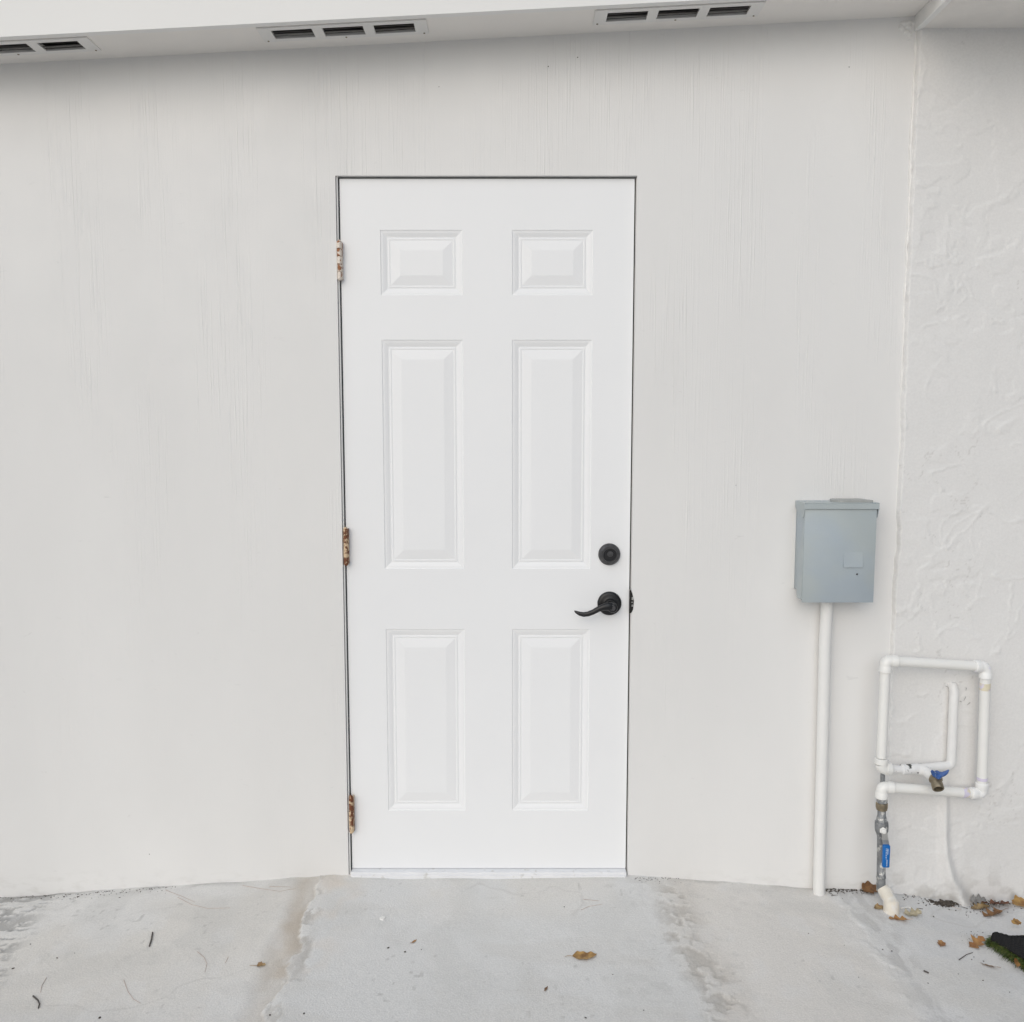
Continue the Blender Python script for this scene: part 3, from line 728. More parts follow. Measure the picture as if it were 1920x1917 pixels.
# hood: top plate, front lip, curved side flaps
bm = bmesh.new()
hx0, hx1 = bx0 - .0025, bx1 + .0035
zl = wp(1570, 955, BF).z
add_box(bm, hx0, hx1, BF - .004, -.0008, bzt - .003, bzt, .001, 1)
add_box(bm, hx0, hx1, BF - .0042, BF - .0018, zl, bzt - .0029, .0008, 1)
for xa, xb in ((hx0 - .0005, hx0 + .0018), (hx1 - .0018, hx1 + .0005)):
    out = []
    zlow = zl - .026
    prof_f = [(-.0010, bzt - .001), (BF - .004, bzt - .001), (BF - .004, zl), (BF + .004, zlow + .004), (BF + .010, zlow), (BF + .020, zlow + .001), (BF + .042, zlow + .010), (-.012, zlow + .020), (-.0010, zlow + .028)]
    fa = [bm.verts.new((xa, y, z)) for y, z in prof_f]; fb = [bm.verts.new((xb, y, z)) for y, z in prof_f]
    bm.faces.new(fa); bm.faces.new(fb[::-1])
    for k in range(len(fa)): bm.faces.new((fa[k], fb[k], fb[(k + 1) % len(fa)], fa[(k + 1) % len(fa)]))
hood = from_bm('box_hood', bm, M['box'], eb)
bm = bmesh.new()
pa, pb = wp(1566, 940, BF + .006).x, wp(1638, 940, BF + .006).x
outl = []
cy0, cy1 = BF + .003, -.006
for k in range(9):
    t = math.pi / 2 + math.pi * k / 8; rr = (cy1 - cy0) / 2
    outl.append((pa + .022 + .022 * math.cos(t), (cy0 + cy1) / 2 + rr * math.sin(t)))
outl += [(pb - .004, cy0), (pb, cy0 + .006), (pb - .010, cy1 - .004), (pb - .016, cy1)]
lo = [bm.verts.new((x, y, bzt + .0002)) for x, y in outl]; hi = [bm.verts.new((x, y, bzt + .0060)) for x, y in outl]
bm.faces.new(lo); bm.faces.new(hi[::-1])
for k in range(len(lo)): bm.faces.new((lo[k], hi[k], hi[(k + 1) % len(lo)], lo[(k + 1) % len(lo)]))
from_bm('hub_closure', bm, M['boxtop'], hood)
bm = bmesh.new()
for a in (1513, 1530):
    q = wp(a, 941, BF + .02); add_lathe(bm, (q.x, BF + .02, bzt), (0, 0, 1), [(0, .003), (.0012, .0026), (.0016, 0)], 10)
    break
from_bm('screw', bm, M['steel'], hood)
# vertical side seam flange against the wall
bm = bmesh.new(); add_box(bm, bx0 - .006, bx0 + .0008, -.0022, -.0006, bkb, zl - .02); from_bm('mounting_flange', bm, M['conduit'], eb)

CY = -0.026
ct, cb = wp(1551, 1128, CY), wp(1535.5, 1668, CY)
gz = fz(cb.x, CY)
cd = empty('conduit', (cb.x, CY, gz))
tag(cd, 'white painted conduit running from the grey electrical box down to the concrete', 'conduit')
bm = bmesh.new()
add_tube(bm, [(ct.x, CY, bkb + .004), (ct.x - .002, CY, bkb - .15), ((ct.x + cb.x) / 2 - .001, CY, .35), (cb.x, CY, gz - .02)], .0172, 24)
from_bm('conduit_tube', bm, M['conduit'], cd, smooth=True)
bm = bmesh.new()
add_lathe(bm, (ct.x, CY, bkb - .016), (0, 0, 1), [(0, .0185), (.003, .0205), (.016, .0205)], 24)
from_bm('connector', bm, M['boxtop'], cd, smooth=True)

# ------------------------------------------------------------------ water pipe loop
PY = -0.075
R, RF = .0142, .0176
def pw(a, b, y=PY): return wp(a, b, y)
base = gp(1672, 1712)
wpz = empty('water_pipe', (base.x, base.y, base.z))
tag(wpz, 'white plastic water pipe loop with ball valve and blue-handled tap on the stucco', 'water pipe')
TL, TR, BR, BL = pw(1660.5, 1239), pw(1848, 1250.5, PY + .02), pw(1840.5, 1489, PY + .02), pw(1653.5, 1475.5)
T2 = pw(1651.5, 1440.5)
def straight(a, b, r=R, m='pvc', name='pipe'):
    bm = bmesh.new(); add_tube(bm, [a, (Vector(a) + Vector(b)) / 2, b], r, 20); return from_bm(name, bm, M[m], wpz, smooth=True)
def elbow(a, c, b, m='pvc', rf=RF, leg=.034):
    a, b, c = Vector(a), Vector(b), Vector(c); d1, d2 = (a - c).normalized(), (b - c).normalized()
    pts = [c + d1 * leg, c + d1 * (leg - .0015), c + d1 * (leg - .016), c + d1 * (leg - .018)]
    rad = [rf - .0012, rf, rf, rf - .0012]
    arc = arc_corner(a, c, b, .0145, 8); pts += arc; rad += [rf - .0014] * len(arc)
    pts += [c + d2 * (leg - .018), c + d2 * (leg - .016), c + d2 * (leg - .0015), c + d2 * leg]; rad += [rf - .0012, rf, rf, rf - .0012]
    bm = bmesh.new(); add_tube(bm, pts, rad, 22); return from_bm('elbow', bm, M[m], wpz, smooth=True)
def lerp(a, b, t): return Vector(a) * (1 - t) + Vector(b) * t
straight(lerp(TL, TR, .09), lerp(TL, TR, .91)); straight(lerp(TL, T2, .08), lerp(TL, T2, .90))
straight(lerp(TR, BR, .08), lerp(TR, BR, .92)); straight(lerp(BL, BR, .08), lerp(BL, BR, .92))
elbow(TR, TL, T2); elbow(TL, TR, BR, 'pvc_new'); elbow(TR, BR, BL, 'pvc_new')
elbow(BR, BL, BL + Vector((-.001, 0, -.1)))
NR = pw(1735, 1446, PY + .025)
elbow(TL, T2, NR, 'pvc', RF + .001, .030)
for a, b, t0, t1 in ((TR, BR, .125, .18), (BL, BR, .80, .86), (TR, BR, .865, .89)):
    bm = bmesh.new(); p0, p1 = lerp(a, b, t0), lerp(a, b, t1); add_tube(bm, [p0, lerp(p0, p1, .02), lerp(p0, p1, .98), p1], [R + .0001, R + .0005, R + .0005, R + .0001], 20)
    from_bm('primer_band', bm, M['primer'], wpz, smooth=True)
# flaking nipple to the tap body
n0, n1 = lerp(T2, NR, .24), lerp(T2, NR, .46)
straight(n0, n1, .0112, 'flaking', 'nipple')
n2 = pw(1722, 1441.5, PY + .020)
bm = bmesh.new(); add_tube(bm, [n1, lerp(n1, n2, .03), lerp(n1, n2, .5), n2], [.0125, .0150, .0142, .0150], 18); from_bm('painted_coupling', bm, M['flaking'], wpz, smooth=True)
# short bare pipe between the two left elbows
straight(pw(1655, 1452, PY + .012), pw(1654.5, 1470, PY + .012), .0068, 'galv', 'nipple')
# painted riser that goes into the wall
r0, r1 = wp(1789, 1290, -.026), wp(1783.5, 1436, -.034)
bm = bmesh.new()
pts = [Vector((r0.x - .002, -.004, r0.z + .004)), Vector((r0.x, -.018, r0.z + .003))] + [lerp(r0, r1, t) for t in (.04, .2, .4, .6, .8, .9)] + arc_corner(lerp(r0, r1, .9), r1, n2, .016, 5) + [n2]
add_tube(bm, pts, [.0130] * 8 + [.0135] * (len(pts) - 9) + [.0125], 18)
from_bm('painted_riser', bm, M['painted_pipe'], wpz, smooth=True)
# plaster chipped around the hole where it enters
for (a, b, ang, ln) in ((1775, 1288, .5, .012), (1779, 1294, 1.2, .016), (1811, 1292, 1.5, .010), (1809, 1310, 1.9, .016), (1816, 1320, 2.4, .014), (1801, 1316, .3, .008)):
    q = wp(a, b, STUCCO_Y - .004); d = Vector((math.cos(ang), 0, -math.sin(ang))) * ln / 2
    bm = bmesh.new(); add_tube(bm, [q - d, q - d * .2 + Vector((.001, -.0006, .0012)), q + d], [.0003, .0010, .0003], 6)
    from_bm('plaster_chip', bm, M['chipped'], wpz)
# hose tap
tapb = pw(1736, 1447, PY + .012)
bm = bmesh.new()
sp0, sp1 = wp(1753.5, 1459, -.100), wp(1759.5, 1480, -.128)
add_tube(bm, [n2 - Vector((.004, 0, 0)), n2 + Vector((.004, -.001, -.002)), tapb, lerp(tapb, sp0, .45), lerp(tapb, sp0, .8)], [.0145, .0165, .0150, .0150, .0125], 18)
tap = from_bm('hose_tap', bm, M['painted_pipe'], wpz, smooth=True)
bm = bmesh.new(); ax = (sp1 - sp0); L_ = ax.length
add_lathe(bm, sp0 - ax * .10, ax, [(0, .0150), (L_ * .22, .0185), (L_ * .36, .0180), (L_ * .44, .0150), (L_ * .60, .0145), (L_ * .64, .0160), (L_ * 1.06, .0160), (L_ * 1.10, .0152), (L_ * 1.095, .0122), (L_ * .70, .0115), (L_ * .70, 0)], 28)
from_bm('spout', bm, M['brass'], tap, smooth=True)
bm = bmesh.new(); add_lathe(bm, sp0 + ax * .66, ax, [(0, .0114), (.0006, 0)], 20); from_bm('spout_bore', bm, M['dark'], tap)
hc = wp(1757, 1455, -.120); bm = bmesh.new()
axh = Vector((0.05, -.55, .83)).normalized()
add_lathe(bm, lerp(sp0, sp1, .12), hc - lerp(sp0, sp1, .12), [(0, .006), ((hc - lerp(sp0, sp1, .12)).length, .006)], 14)
from_bm('tap_stem', bm, M['brass'], tap, smooth=True)
bm = bmesh.new()
ux = Vector((1, 0, 0)); vy = axh.cross(ux).normalized()
ring = []
NH = 36
for k in range(NH):
    t = 2 * math.pi * k / NH; rr = .0150 + .0110 * abs(math.cos(t)) ** 8 + .002 * abs(math.sin(t)) ** 4 - .003 * abs(math.sin(2 * t)) ** 2
    ring.append((rr * math.cos(t), rr * .80 * math.sin(t)))
lo = [bm.verts.new(hc + ux * a + vy * b + axh * (0.002 + .017 * (abs(a) / .025) ** 3)) for a, b in ring]
hi = [bm.verts.new(hc + ux * a * .94 + vy * b * .94 + axh * (0.008 + .019 * (abs(a) / .025) ** 3)) for a, b in ring]
c0 = bm.verts.new(hc - axh * .000); c1 = bm.verts.new(hc + axh * .009)
for k in range(NH):
    k2 = (k + 1) % NH
    bm.faces.new((lo[k], lo[k2], hi[k2], hi[k])); bm.faces.new((c0, lo[k2], lo[k])); bm.faces.new((c1, hi[k], hi[k2]))
th = from_bm('tap_handle', bm, M['blue_handle'], tap, smooth=True)
# valve stack down to the ground
def stack(items, y=PY):
    for nm, m, prof_px in items:
        bm = bmesh.new(); pts = []; rad = []
        for b, w in prof_px: pts.append(wp(1653.4 - (b - 1500) * 0.010, b, y)); rad.append(w * .00155 / 2 * (2.5 + y) / 2.5 * 1.0)
        add_tube(bm, pts, rad, 20); from_bm(nm, bm, M[m], wpz, smooth=True)
stack([
    ('threaded_nipple', 'galv', [(1493, 17), (1497, 19), (1500, 20.5), (1504, 20.5), (1505, 18), (1507, 18)]),
    ('union_ring', 'brass', [(1505, 20), (1506, 22), (1513, 22.5), (1515, 21.5), (1517, 20), (1518, 20.2), (1519, 17)]),
    ('galvanised_pipe', 'galv', [(1516, 15.5), (1530, 15.5), (1531, 17), (1533, 17.4), (1534, 16)]),
])
bm = bmesh.new()
pv = [(1532, 17), (1534, 19.5), (1540, 21.5), (1541.5, 26), (1545, 27), (1552, 27), (1556, 26), (1561, 22), (1566, 18.5), (1570, 17)]
pts = [wp(1653.0 - (b - 1540) * 0.010, b, PY) for b, w in pv]; add_tube(bm, pts, [w * .00150 / 2 for b, w in pv], 8)
valve = from_bm('ball_valve', bm, M['galv'], wpz, smooth=True)
stack([('galvanised_pipe', 'galv', [(1567, 17), (1575, 16.4), (1600, 16.2), (1641, 16.4), (1642, 18), (1646, 18), (1647, 16), (1655, 17), (1670, 17)])])
# lever of the ball valve
nut = wp(1658, 1560.5, PY - .028)
bm = bmesh.new(); add_lathe(bm, nut + Vector((0, .024, 0)), (0, -1, 0), [(0, .008), (.014, .0075), (.0145, .0105), (.017, .0105), (.0175, .0075), (.0235, .0072), (.025, .0045), (.025, 0)], 6)
from_bm('valve_nut', bm, M['pvc'], valve, smooth=False)
bm = bmesh.new()
a0, a1, a2, a3 = wp(1658, 1559, PY - .022), wp(1660, 1575, PY - .026), wp(1662, 1587, PY - .040), wp(1662.3, 1627, PY - .042)
def strap(bm, p, hw_, th):
    rr = []
    for i, q in enumerate(p):
        rr.append([bm.verts.new(q + Vector((sx * hw_[i], sy * th / 2, 0))) for sx, sy in ((-1, -1), (1, -1), (1, 1), (-1, 1))])
    for a, b in zip(rr, rr[1:]):
        for k in range(4): bm.faces.new((a[k], a[(k + 1) % 4], b[(k + 1) % 4], b[k]))
    bm.faces.new(rr[0]); bm.faces.new(rr[-1][::-1])
strap(bm, [a0, a1, a2, lerp(a2, a3, .5)], [.0075, .0085, .0088, .0088], .003)
from_bm('valve_lever', bm, M['steel'], valve)
bm = bmesh.new()
g0, g1 = wp(1657, 1586, PY - .047), wp(1668, 1627.5, PY - .047)
add_box(bm, g0.x, g1.x, PY - .048, PY - .036, g1.z, g0.z, .003, 3)
grip = from_bm('lever_grip', bm, M['blue_grip'], valve, smooth=True)
bm = bmesh.new()
gx = (g0.x + g1.x) / 2; gyf = PY - .0484
random.seed(5)
for col_, (za, zb), dens in ((-.0015, (.10, .62), 7), (.0025, (.12, .40), 5), (.0012, (.62, .92), 6)):
    hgt = g0.z - g1.z
    for k in range(dens):
        zc = g0.z - hgt * (za + (zb - za) * (k + .5) / dens); w_ = random.uniform(.0014, .0024)
        add_box(bm, gx + col_ - w_, gx + col_ + w_ * .6, gyf - .0002, gyf + .0003, zc - .0011, zc + .0006)
from_bm('grip_print', bm, M['print'], grip)
# cream fitting going into the concrete
b0 = wp(1654, 1664, PY); b1 = wp(1662, 1676, PY - .012); b2_ = wp(1671, 1694, PY - .040); b3 = Vector((base.x + .001, base.y + .004, base.z - .012))
bm = bmesh.new()
add_tube(bm, [b0, lerp(b0, b1, .6), b1, lerp(b1, b2_, .5), b2_, lerp(b2_, b3, .5), b3], [.0170, .0195, .0205, .0185, .0222, .0220, .0215], 22)
from_bm('ground_elbow', bm, M['cream'], wpz, smooth=True)

# ------------------------------------------------------------------ turf offcut
tq = [gp(1856, 1757, .03), gp(1866, 1748, .03), gp(1920, 1744, .03), gp(1923, 1806, .03), gp(1890, 1783, .03)]
tb = gp(1900, 1790)
turf = empty('artificial_turf', (tb.x + .1, tb.y + .05, tb.z))
tag(turf, 'upturned offcut of artificial turf, black backing showing and green blades at its edge', 'turf')
zt0 = tb.z + .022
ed0, ed1 = hp(1857, 1757, zt0 + .004), hp(1921, 1801, zt0)
bk1 = hp(1866, 1750, zt0 + .008); bk2 = hp(1925, 1742, zt0 + .012)
dE = (ed1 - ed0).normalized()
nE = Vector((-dE.y, dE.x, 0)).normalized()
if nE.y < 0: nE = -nE
bm = bmesh.new()
NU, NV = 90, 40
Lu = 0.60; dU = (bk2 - bk1); dU.z = 0; dU.normalize()
G = []
for i in range(NU + 1):
    row = []
    s = i / NU * Lu
    front = Vector((ed0.x, ed0.y, 0)) + dE * s
    back = Vector((bk1.x, bk1.y, 0)) + dU * s * 1.0
    for j in range(NV + 1):
        t = j / NV
        p = front.lerp(back, t)
        zz = zt0 + .012 * math.sin(math.pi * min(1, t * 1.2)) + .006 * math.sin(s * 14 + t * 3) + (.0016 * math.sin(j * math.pi) )
        zz += .0014 * math.cos(i * math.pi * 1.0) * (1 if j % 2 else .2)
        if i == 0: zz -= .006
        row.append(bm.verts.new((p.x, p.y, zz)))
    G.append(row)
for i in range(NU):
    for j in range(NV): bm.faces.new((G[i][j], G[i + 1][j], G[i + 1][j + 1], G[i][j + 1]))
ext = bmesh.ops.extrude_face_region(bm, geom=list(bm.faces))
for v in [g for g in ext['geom'] if isinstance(g, bmesh.types.BMVert)]: v.co.z -= .005
from_bm('turf_backing', bm, M['turf_back'], turf)
bm = bmesh.new(); random.seed(21)
def blade(bm, p, d, ln, w):
    d = Vector(d).normalized(); side = d.cross(Vector((0, 0, 1)))
    if side.length < .1: side = Vector((1, 0, 0))
    side.normalize(); sag = Vector((0, 0, -ln * random.uniform(.2, .5)))
    a = [bm.verts.new(p + side * w), bm.verts.new(p - side * w)]
    m_ = p + d * ln * .55 + sag * .25; b_ = [bm.verts.new(m_ + side * w * .8), bm.verts.new(m_ - side * w * .8)]
    e_ = bm.verts.new(p + d * ln + sag)
    bm.faces.new((a[0], a[1], b_[1], b_[0])); bm.faces.new((b_[0], b_[1], e_))
for k in range(3400):
    s = random.uniform(-.004, .5); off = random.uniform(-.002, .035)
    p = ed0 + dE * s + nE * off; p.z = tb.z + random.uniform(.004, .021)
    out = -nE * random.uniform(.5, 1.2) + dE * random.uniform(-.8, .5) + Vector((0, 0, random.uniform(-.5, .55)))
    blade(bm, p, out, random.uniform(.012, .034), random.uniform(.0006, .0012))
for k in range(260):
    t = random.random(); p = Vector((ed0.x, ed0.y, tb.z + random.uniform(.004, .02))).lerp(Vector((bk1.x, bk1.y, tb.z + .018)), t)
    blade(bm, p, (-1, random.uniform(-.6, .5), random.uniform(-.3, .5)), random.uniform(.008, .02), .0009)
tg = from_bm('turf_blades', bm, M['turf'], turf); tg['kind'] = 'stuff'

# ------------------------------------------------------------------ fallen leaves
def leaf_mesh(kind, seed):
    """unit leaf along +x (0..1), returns outline half widths, built as a strip with a midrib"""
    rnd = random.Random(seed); n = 26; rows = []; rnd_ph = rnd.random()
    for i in range(n + 1):
        t = i / n
        if kind == 'ovate': w = .26 * math.sin(math.pi * t ** .85) ** .8 * (1 + .10 * math.sin(t * 22 + seed))
        elif kind == 'slender': w = .15 * math.sin(math.pi * t ** .9) ** .9
        elif kind == 'oak':                                    # few uneven, pointed lobes
            ph = t * (2.6 + .5 * rnd_ph) + .15 * rnd_ph; fr_ = ph - math.floor(ph)
            lob = (1 - abs(fr_ * 2 - 1.25)) if fr_ > .12 else .1
            w = (.10 + .24 * max(0, lob)) * math.sin(math.pi * min(1, t * .92 + .07)) ** .55
        else: w = .33 * math.sin(math.pi * t ** .75) ** .7 * (1 + .18 * math.sin(t * 17 + seed))
        rows.append((t, max(w, .004), max(.004, w * (.85 + .3 * math.sin(t * 9 + seed * 2) * .5 + .1))))
    return rows
def make_leaf(px, py, lpx, ang, kind, m, label, curl=.25, lift=0.0, stem=.25, tilt=(0, 0), seed=1, onwall=False, zoff=None):
    q = gp(px, py)
    ln = lpx * .00155 * (2.5 + q.y) / 2.5 * 1.02
    rnd = random.Random(seed); rows = leaf_mesh(kind, seed)
    bm = bmesh.new(); cols = 7; G = []
    for t, wl_, wr_ in rows:
        row = []
        for j in range(cols):
            s = j / (cols - 1) * 2 - 1
            w = (wl_ if s < 0 else wr_) * s
            z = curl * (w * w) * 2.2 + curl * .32 * (t - .45) ** 2 + .012 * math.sin(t * 19 + s * 3 + seed) * abs(s) + (.010 if abs(s) < .01 else 0)
            row.append(Vector((t - .5, w + .05 * math.sin(t * 3 + seed), z)))
        G.append(row)
    rot = Matrix.Rotation(math.radians(ang), 3, 'Z') @ Matrix.Rotation(tilt[0], 3, 'X') @ Matrix.Rotation(tilt[1], 3, 'Y')
    GV = [[rot @ (p * ln) for p in row] for row in G]
    sv = []
    if stem > 0:
        a = Vector((-.5, .05 * math.sin(seed), curl * .32 * .2)); sv = [rot @ (p * ln) for p in (a, a + Vector((-stem * .5, .02, .02)), a + Vector((-stem, .07 * rnd.uniform(-1, 1), .03)))]
    zmin = min(min(p.z for p in row) for row in GV)
    if sv: zmin = min(zmin, min(p.z for p in sv) - .001)
    off = Vector((q.x, q.y, q.z - zmin + .0006 + lift))
    V = [[bm.verts.new(p + off) for p in row] for row in GV]
    for a, b in zip(V, V[1:]):
        for j in range(cols - 1): bm.faces.new((a[j], b[j], b[j + 1], a[j + 1]))
    if sv: add_tube(bm, [p + off for p in sv], [.0007, .0006, .0005], 6)
    me_o = from_bm('fallen_leaf', bm, LM[m], None, smooth=True)
    tag(me_o, label, 'leaf', 'fallen leaves on the concrete')
    return me_o
LV = [
 (1096, 1793, 48, 4, 'ovate', 'gold', 'large golden-brown leaf with a stem lying alone in front of the door', .5, 0, .3, (.06, -.05), 3),
 (776, 1766, 17, 52, 'slender', 'orange', 'small slender orange-brown leaf near the white chip on the concrete', .5, 0, .12, (0, .1), 4),
 (1024, 1855, 18, 62, 'slender', 'brown', 'small dark red-brown leaf alone on the middle slab', .6, 0, .05, (0, .1), 5),
 (490, 1811, 17, 6, 'blob', 'tan', 'tiny curled yellowish leaf with a long stalk beside the tan joint', .9, 0, .8, (.2, 0), 6),
 (1631, 1672, 36, 12, 'blob', 'brown', 'curled brown leaf leaning on the siding beside the metal pipe', .8, .004, .1, (.75, .05), 7),
 (1648, 1703, 24, 25, 'ovate', 'tan', 'small cupped brown leaf touching the cream pipe fitting', 1.0, 0, 0, (.3, 0), 8),
 (1684, 1725, 34, 172, 'oak', 'orange', 'orange-brown pointed leaf just in front of the cream pipe fitting', .6, 0, .3, (.1, .05), 9),
 (1711, 1715, 36, 8, 'oak', 'pale', 'pale straw-coloured crumpled leaf beside the cream pipe fitting', .9, .002, .1, (.3, 0), 10),
 (1838, 1704, 40, 185, 'blob', 'tan', 'tan leaf with an orange tip under the leaves at the stucco foot', .7, 0, 0, (.2, .05), 11),
 (1868, 1700, 56, 172, 'oak', 'red', 'dark red-brown jagged leaf lying along the stucco foot', .6, .004, .2, (.45, .06), 12),
 (1834, 1696, 34, 8, 'oak', 'grey', 'faded grey leaf propped against the stucco wall', .3, .002, 0, (1.0, .15), 13),
 (1914, 1697, 36, 15, 'blob', 'gold', 'broad golden-brown leaf at the stucco foot beside the dark jagged leaf', .6, .003, .1, (.4, 0), 14),
 (1862, 1717, 44, 200, 'oak', 'brown', 'spiky brown oak leaf lying between the stucco and the turf', .9, 0, .35, (.2, .1), 15),
 (1764, 1770, 22, 60, 'blob', 'orange', 'small orange leaf lying apart on the grey slab', .6, 0, .2, (.1, 0), 16),
 (1831, 1771, 44, 28, 'oak', 'orange', 'rust-coloured lobed leaf tucked against the green turf edge', .7, .002, .1, (.15, -.1), 17),
 (1853, 1812, 29, 152, 'slender', 'brown', 'slender brown leaf lying in front of the turf', .8, 0, .25, (.4, 0), 18),
 (1906, 1815, 26, 60, 'ovate', 'orange', 'light orange leaf resting on the turf blades', .7, .012, .3, (.5, 0), 19),
 (1905, 1744, 20, 10, 'blob', 'gold', 'yellow-brown leaf caught behind the black turf backing', .6, .020, 0, (.5, 0), 20),
]
for a in LV: make_leaf(*a[:7], curl=a[7], lift=a[8], stem=a[9], tilt=a[10], seed=a[11])

# ------------------------------------------------------------------ twigs, needles, chip, loose dirt
def strand(name, pix, r, m, label, cat, group=None, taper=.6):
    pts = []
    P0 = [gp(a, b) for a, b in pix]
    for i in range(len(P0) - 1):
        for k in range(6): pts.append(P0[i].lerp(P0[i + 1], k / 6))
    pts.append(P0[-1])
    for p in pts: p.z = fz(p.x, p.y) + r * 1.05
    bm = bmesh.new(); add_tube(bm, pts, [r * (1 - (1 - taper) * i / len(pts)) for i in range(len(pts))], 6)
    tag(from_bm(name, bm, M[m], None, smooth=True), label, cat, group)
strand('twig', [(286, 1750), (284, 1763), (280, 1776)], .0021, 'twig', 'short straight dark twig on the slab beside the door pad', 'twig', 'twigs on the concrete', .9)
strand('twig', [(62, 1869), (71, 1877), (74, 1884), (72, 1892)], .0019, 'twig', 'short curved black twig near the scoured patch', 'twig', 'twigs on the concrete', .8)
strand('twig', [(1732, 1822), (1741, 1826)], .0022, 'twig', 'stubby black twig on the grey slab before the turf', 'twig', 'twigs on the concrete', 1)
strand('twig', [(1798, 1801), (1812, 1791), (1824, 1787)], .0012, 'twig', 'thin forked stalk beside the lobed leaf at the turf', 'twig', 'twigs on the concrete')
strand('twig', [(1754, 1660), (1764, 1672), (1772, 1685)], .0016, 'twig', 'dark stick leaning at the foot of the plastered pipe', 'twig', 'twigs on the concrete', .8)
strand('twig', [(1690, 1705), (1702, 1703), (1716, 1709)], .0028, 'chalk', 'bleached grey stick beside the cream pipe fitting', 'twig', 'twigs on the concrete', .8)
NG = 'pine needles on the concrete'
for pix, lab in (
  ([(310, 1669), (338, 1680), (365, 1692)], 'straight reddish pine needle crossing a longer one near the siding'),
  ([(333, 1683), (360, 1697), (390, 1704), (432, 1703)], 'long curved reddish pine needle near the siding'),
  ([(455, 1661), (490, 1667), (525, 1672), (555, 1667)], 'bowed pine needle lying along the siding foot'),
  ([(505, 1663), (545, 1664)], 'short pine needle just behind the bowed one'),
  ([(232, 1838), (240, 1860), (250, 1874), (264, 1882)], 'hooked pale pine needle on the bare slab by the dark twig'),
  ([(370, 1785), (383, 1796), (388, 1808), (384, 1824)], 'bent pale pine needle between the dark twig and the tan joint'),
  ([(428, 1795), (422, 1807)], 'very short pine needle near the tan joint'),
  ([(87, 1834), (78, 1850), (76, 1862)], 'curved grey pine needle above the black twig'),
  ([(1094, 1687), (1124, 1690)], 'straight grey pine needle before the door, farther from the big leaf'),
  ([(1089, 1707), (1105, 1700), (1129, 1696)], 'bent grey pine needle before the door, closer to the big leaf'),
  ([(1768, 1697), (1785, 1700), (1803, 1707)], 'reddish needle running out from the dirt under the pipes')):
    strand('pine_needle', pix, .00065, 'needle', lab, 'pine needle', NG)
q = gp(717.5, 1722.5); bm = bmesh.new()
outl = [(q.x + (.0085 + .0012 * math.sin(k * 2.3)) * math.cos(k / 14 * 2 * math.pi), q.y + (.0095 + .001 * math.cos(k * 1.7)) * math.sin(k / 14 * 2 * math.pi)) for k in range(14)]
zq = max(fz(a, b) for a, b in outl)
lo = [bm.verts.new((a, b, zq - .001)) for a, b in outl]; hi = [bm.verts.new((q.x + (a - q.x) * .85, q.y + (b - q.y) * .85, zq + .0022)) for a, b in outl]
bm.faces.new(lo); bm.faces.new(hi[::-1])
for k in range(14): bm.faces.new((lo[k], hi[k], hi[(k + 1) % 14], lo[(k + 1) % 14]))
tag(from_bm('paint_chip', bm, M['chalk'], None, smooth=True), 'round white paint chip on the concrete before the door', 'paint chip')

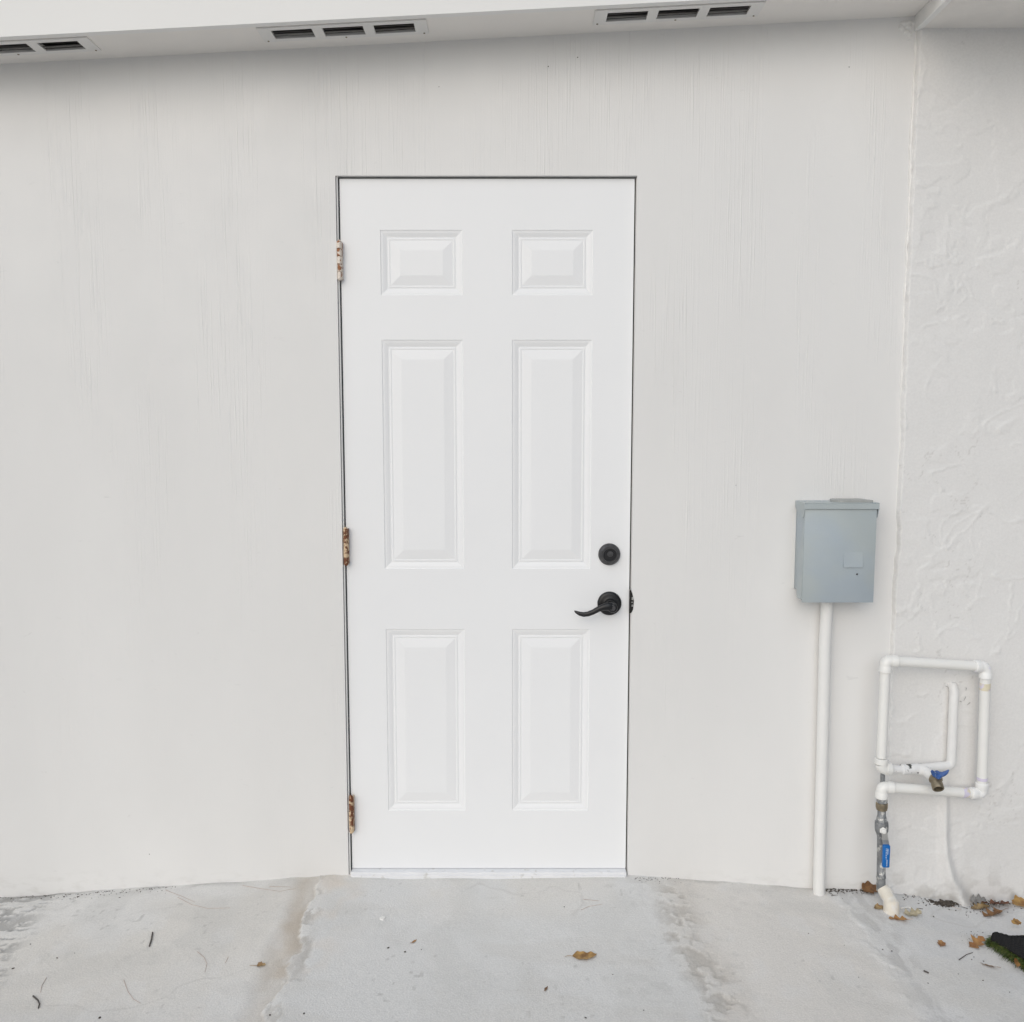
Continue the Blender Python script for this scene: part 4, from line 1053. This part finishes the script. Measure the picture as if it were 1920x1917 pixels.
bm = bmesh.new(); random.seed(33)
def crumb(bm, p, r):
    b = bmesh.new(); bmesh.ops.create_icosphere(b, subdivisions=1, radius=1.0)
    rx = random.uniform(0, 6.3); e = Matrix.Rotation(rx, 3, 'Z'); sx, sy, sz = r * random.uniform(.7, 1.6), r * random.uniform(.5, 1), r * random.uniform(.35, .7)
    for v in b.verts:
        v.co = e @ Vector((v.co.x * sx, v.co.y * sy, v.co.z * sz)) * random.uniform(.8, 1.2); v.co += Vector(p)
    merge(bm, b)
def crumb_at(a, b_, r):
    q = gp(a, b_); crumb(bm, (q.x, q.y, q.z + r * .3), r)
for a, b_, r in ((728, 1778, .0030), (759.5, 1785.5, .0034), (107, 1797, .0030), (140, 1788, .0020), (57, 1771, .0022), (24, 1817, .0034), (187, 1909, .0034), (1207, 1895, .0022), (1098, 1909, .0022), (1516, 1751, .0026), (1149, 1828, .0020), (1058, 1701, .0022), (506, 1904, .0026), (570, 1901, .0026),
                (790, 1781, .0020), (1843, 1839, .0022), (1822, 1800, .0022), (1826, 1795, .0018), (1844, 1803, .0026), (1893, 1861, .0022), (1797, 1827, .0018), (1672, 1784, .0024), (1655, 1781, .0018), (1610, 1833, .0014), (1583, 1773, .0014), (1740, 1844, .0018)):
    crumb_at(a, b_, r)
for k in range(190):                                         # soil along the wall foot behind conduit and pipes
    a = random.uniform(1548, 1640); crumb_at(a, 1667 + random.expovariate(1 / 2.2) + (a - 1548) * .006, random.uniform(.0010, .0030))
for k in range(330):
    a = 1774 + random.gauss(0, 1) * random.choice((6, 14, 24)); crumb_at(a, 1691 + abs(random.gauss(0, 4)) + max(0, (1760 - a)) * -.12, random.choice((.0012, .0018, .003, .0055)) * random.uniform(.7, 1.2))
for k in range(150):
    a = random.uniform(1690, 1920); crumb_at(a, (1680 if a < 1740 else 1692) + random.expovariate(1 / 5), random.uniform(.0008, .0026))
for k in range(150):
    a = random.uniform(0, 330); crumb_at(a, np.interp(a, [0, 130, 250, 400], [1682, 1677, 1668, 1658]) + random.expovariate(1 / 3.0), random.uniform(.0008, .0022))
for k in range(70):
    crumb_at(random.uniform(1800, 1870), random.uniform(1745, 1765) if random.random() < .4 else random.uniform(1690, 1720), random.uniform(.0008, .0022))
for k in range(60):
    crumb_at(random.uniform(1190, 1290), 1646 + random.expovariate(1 / 3), random.uniform(.0008, .0018))
for k in range(70):                                          # bits of stalk and bark among the crumbs
    a = random.choice((random.gauss(1776, 16), random.uniform(1690, 1915), random.uniform(1550, 1640), random.uniform(1800, 1870)))
    b_ = 1692 + abs(random.gauss(0, 6)) if a > 1730 else 1672 + abs(random.gauss(0, 4)) + max(0, a - 1650) * .1
    q = gp(a, b_); t = random.uniform(0, 3.14); ln = random.uniform(.006, .022); d = Vector((math.cos(t), math.sin(t) * .7, random.uniform(0, .25))) * ln / 2
    add_tube(bm, [q + Vector((0, 0, .001)), q + d + Vector((0, 0, .002)), q + d * 2 + Vector((.001, 0, .0015))], [.0009, .0008, .0004], 5)
dirt = from_bm('debris', bm, M['dirt'], None)
tag(dirt, 'dark crumbs of soil and leaf litter along the wall foot', None, None, 'stuff')
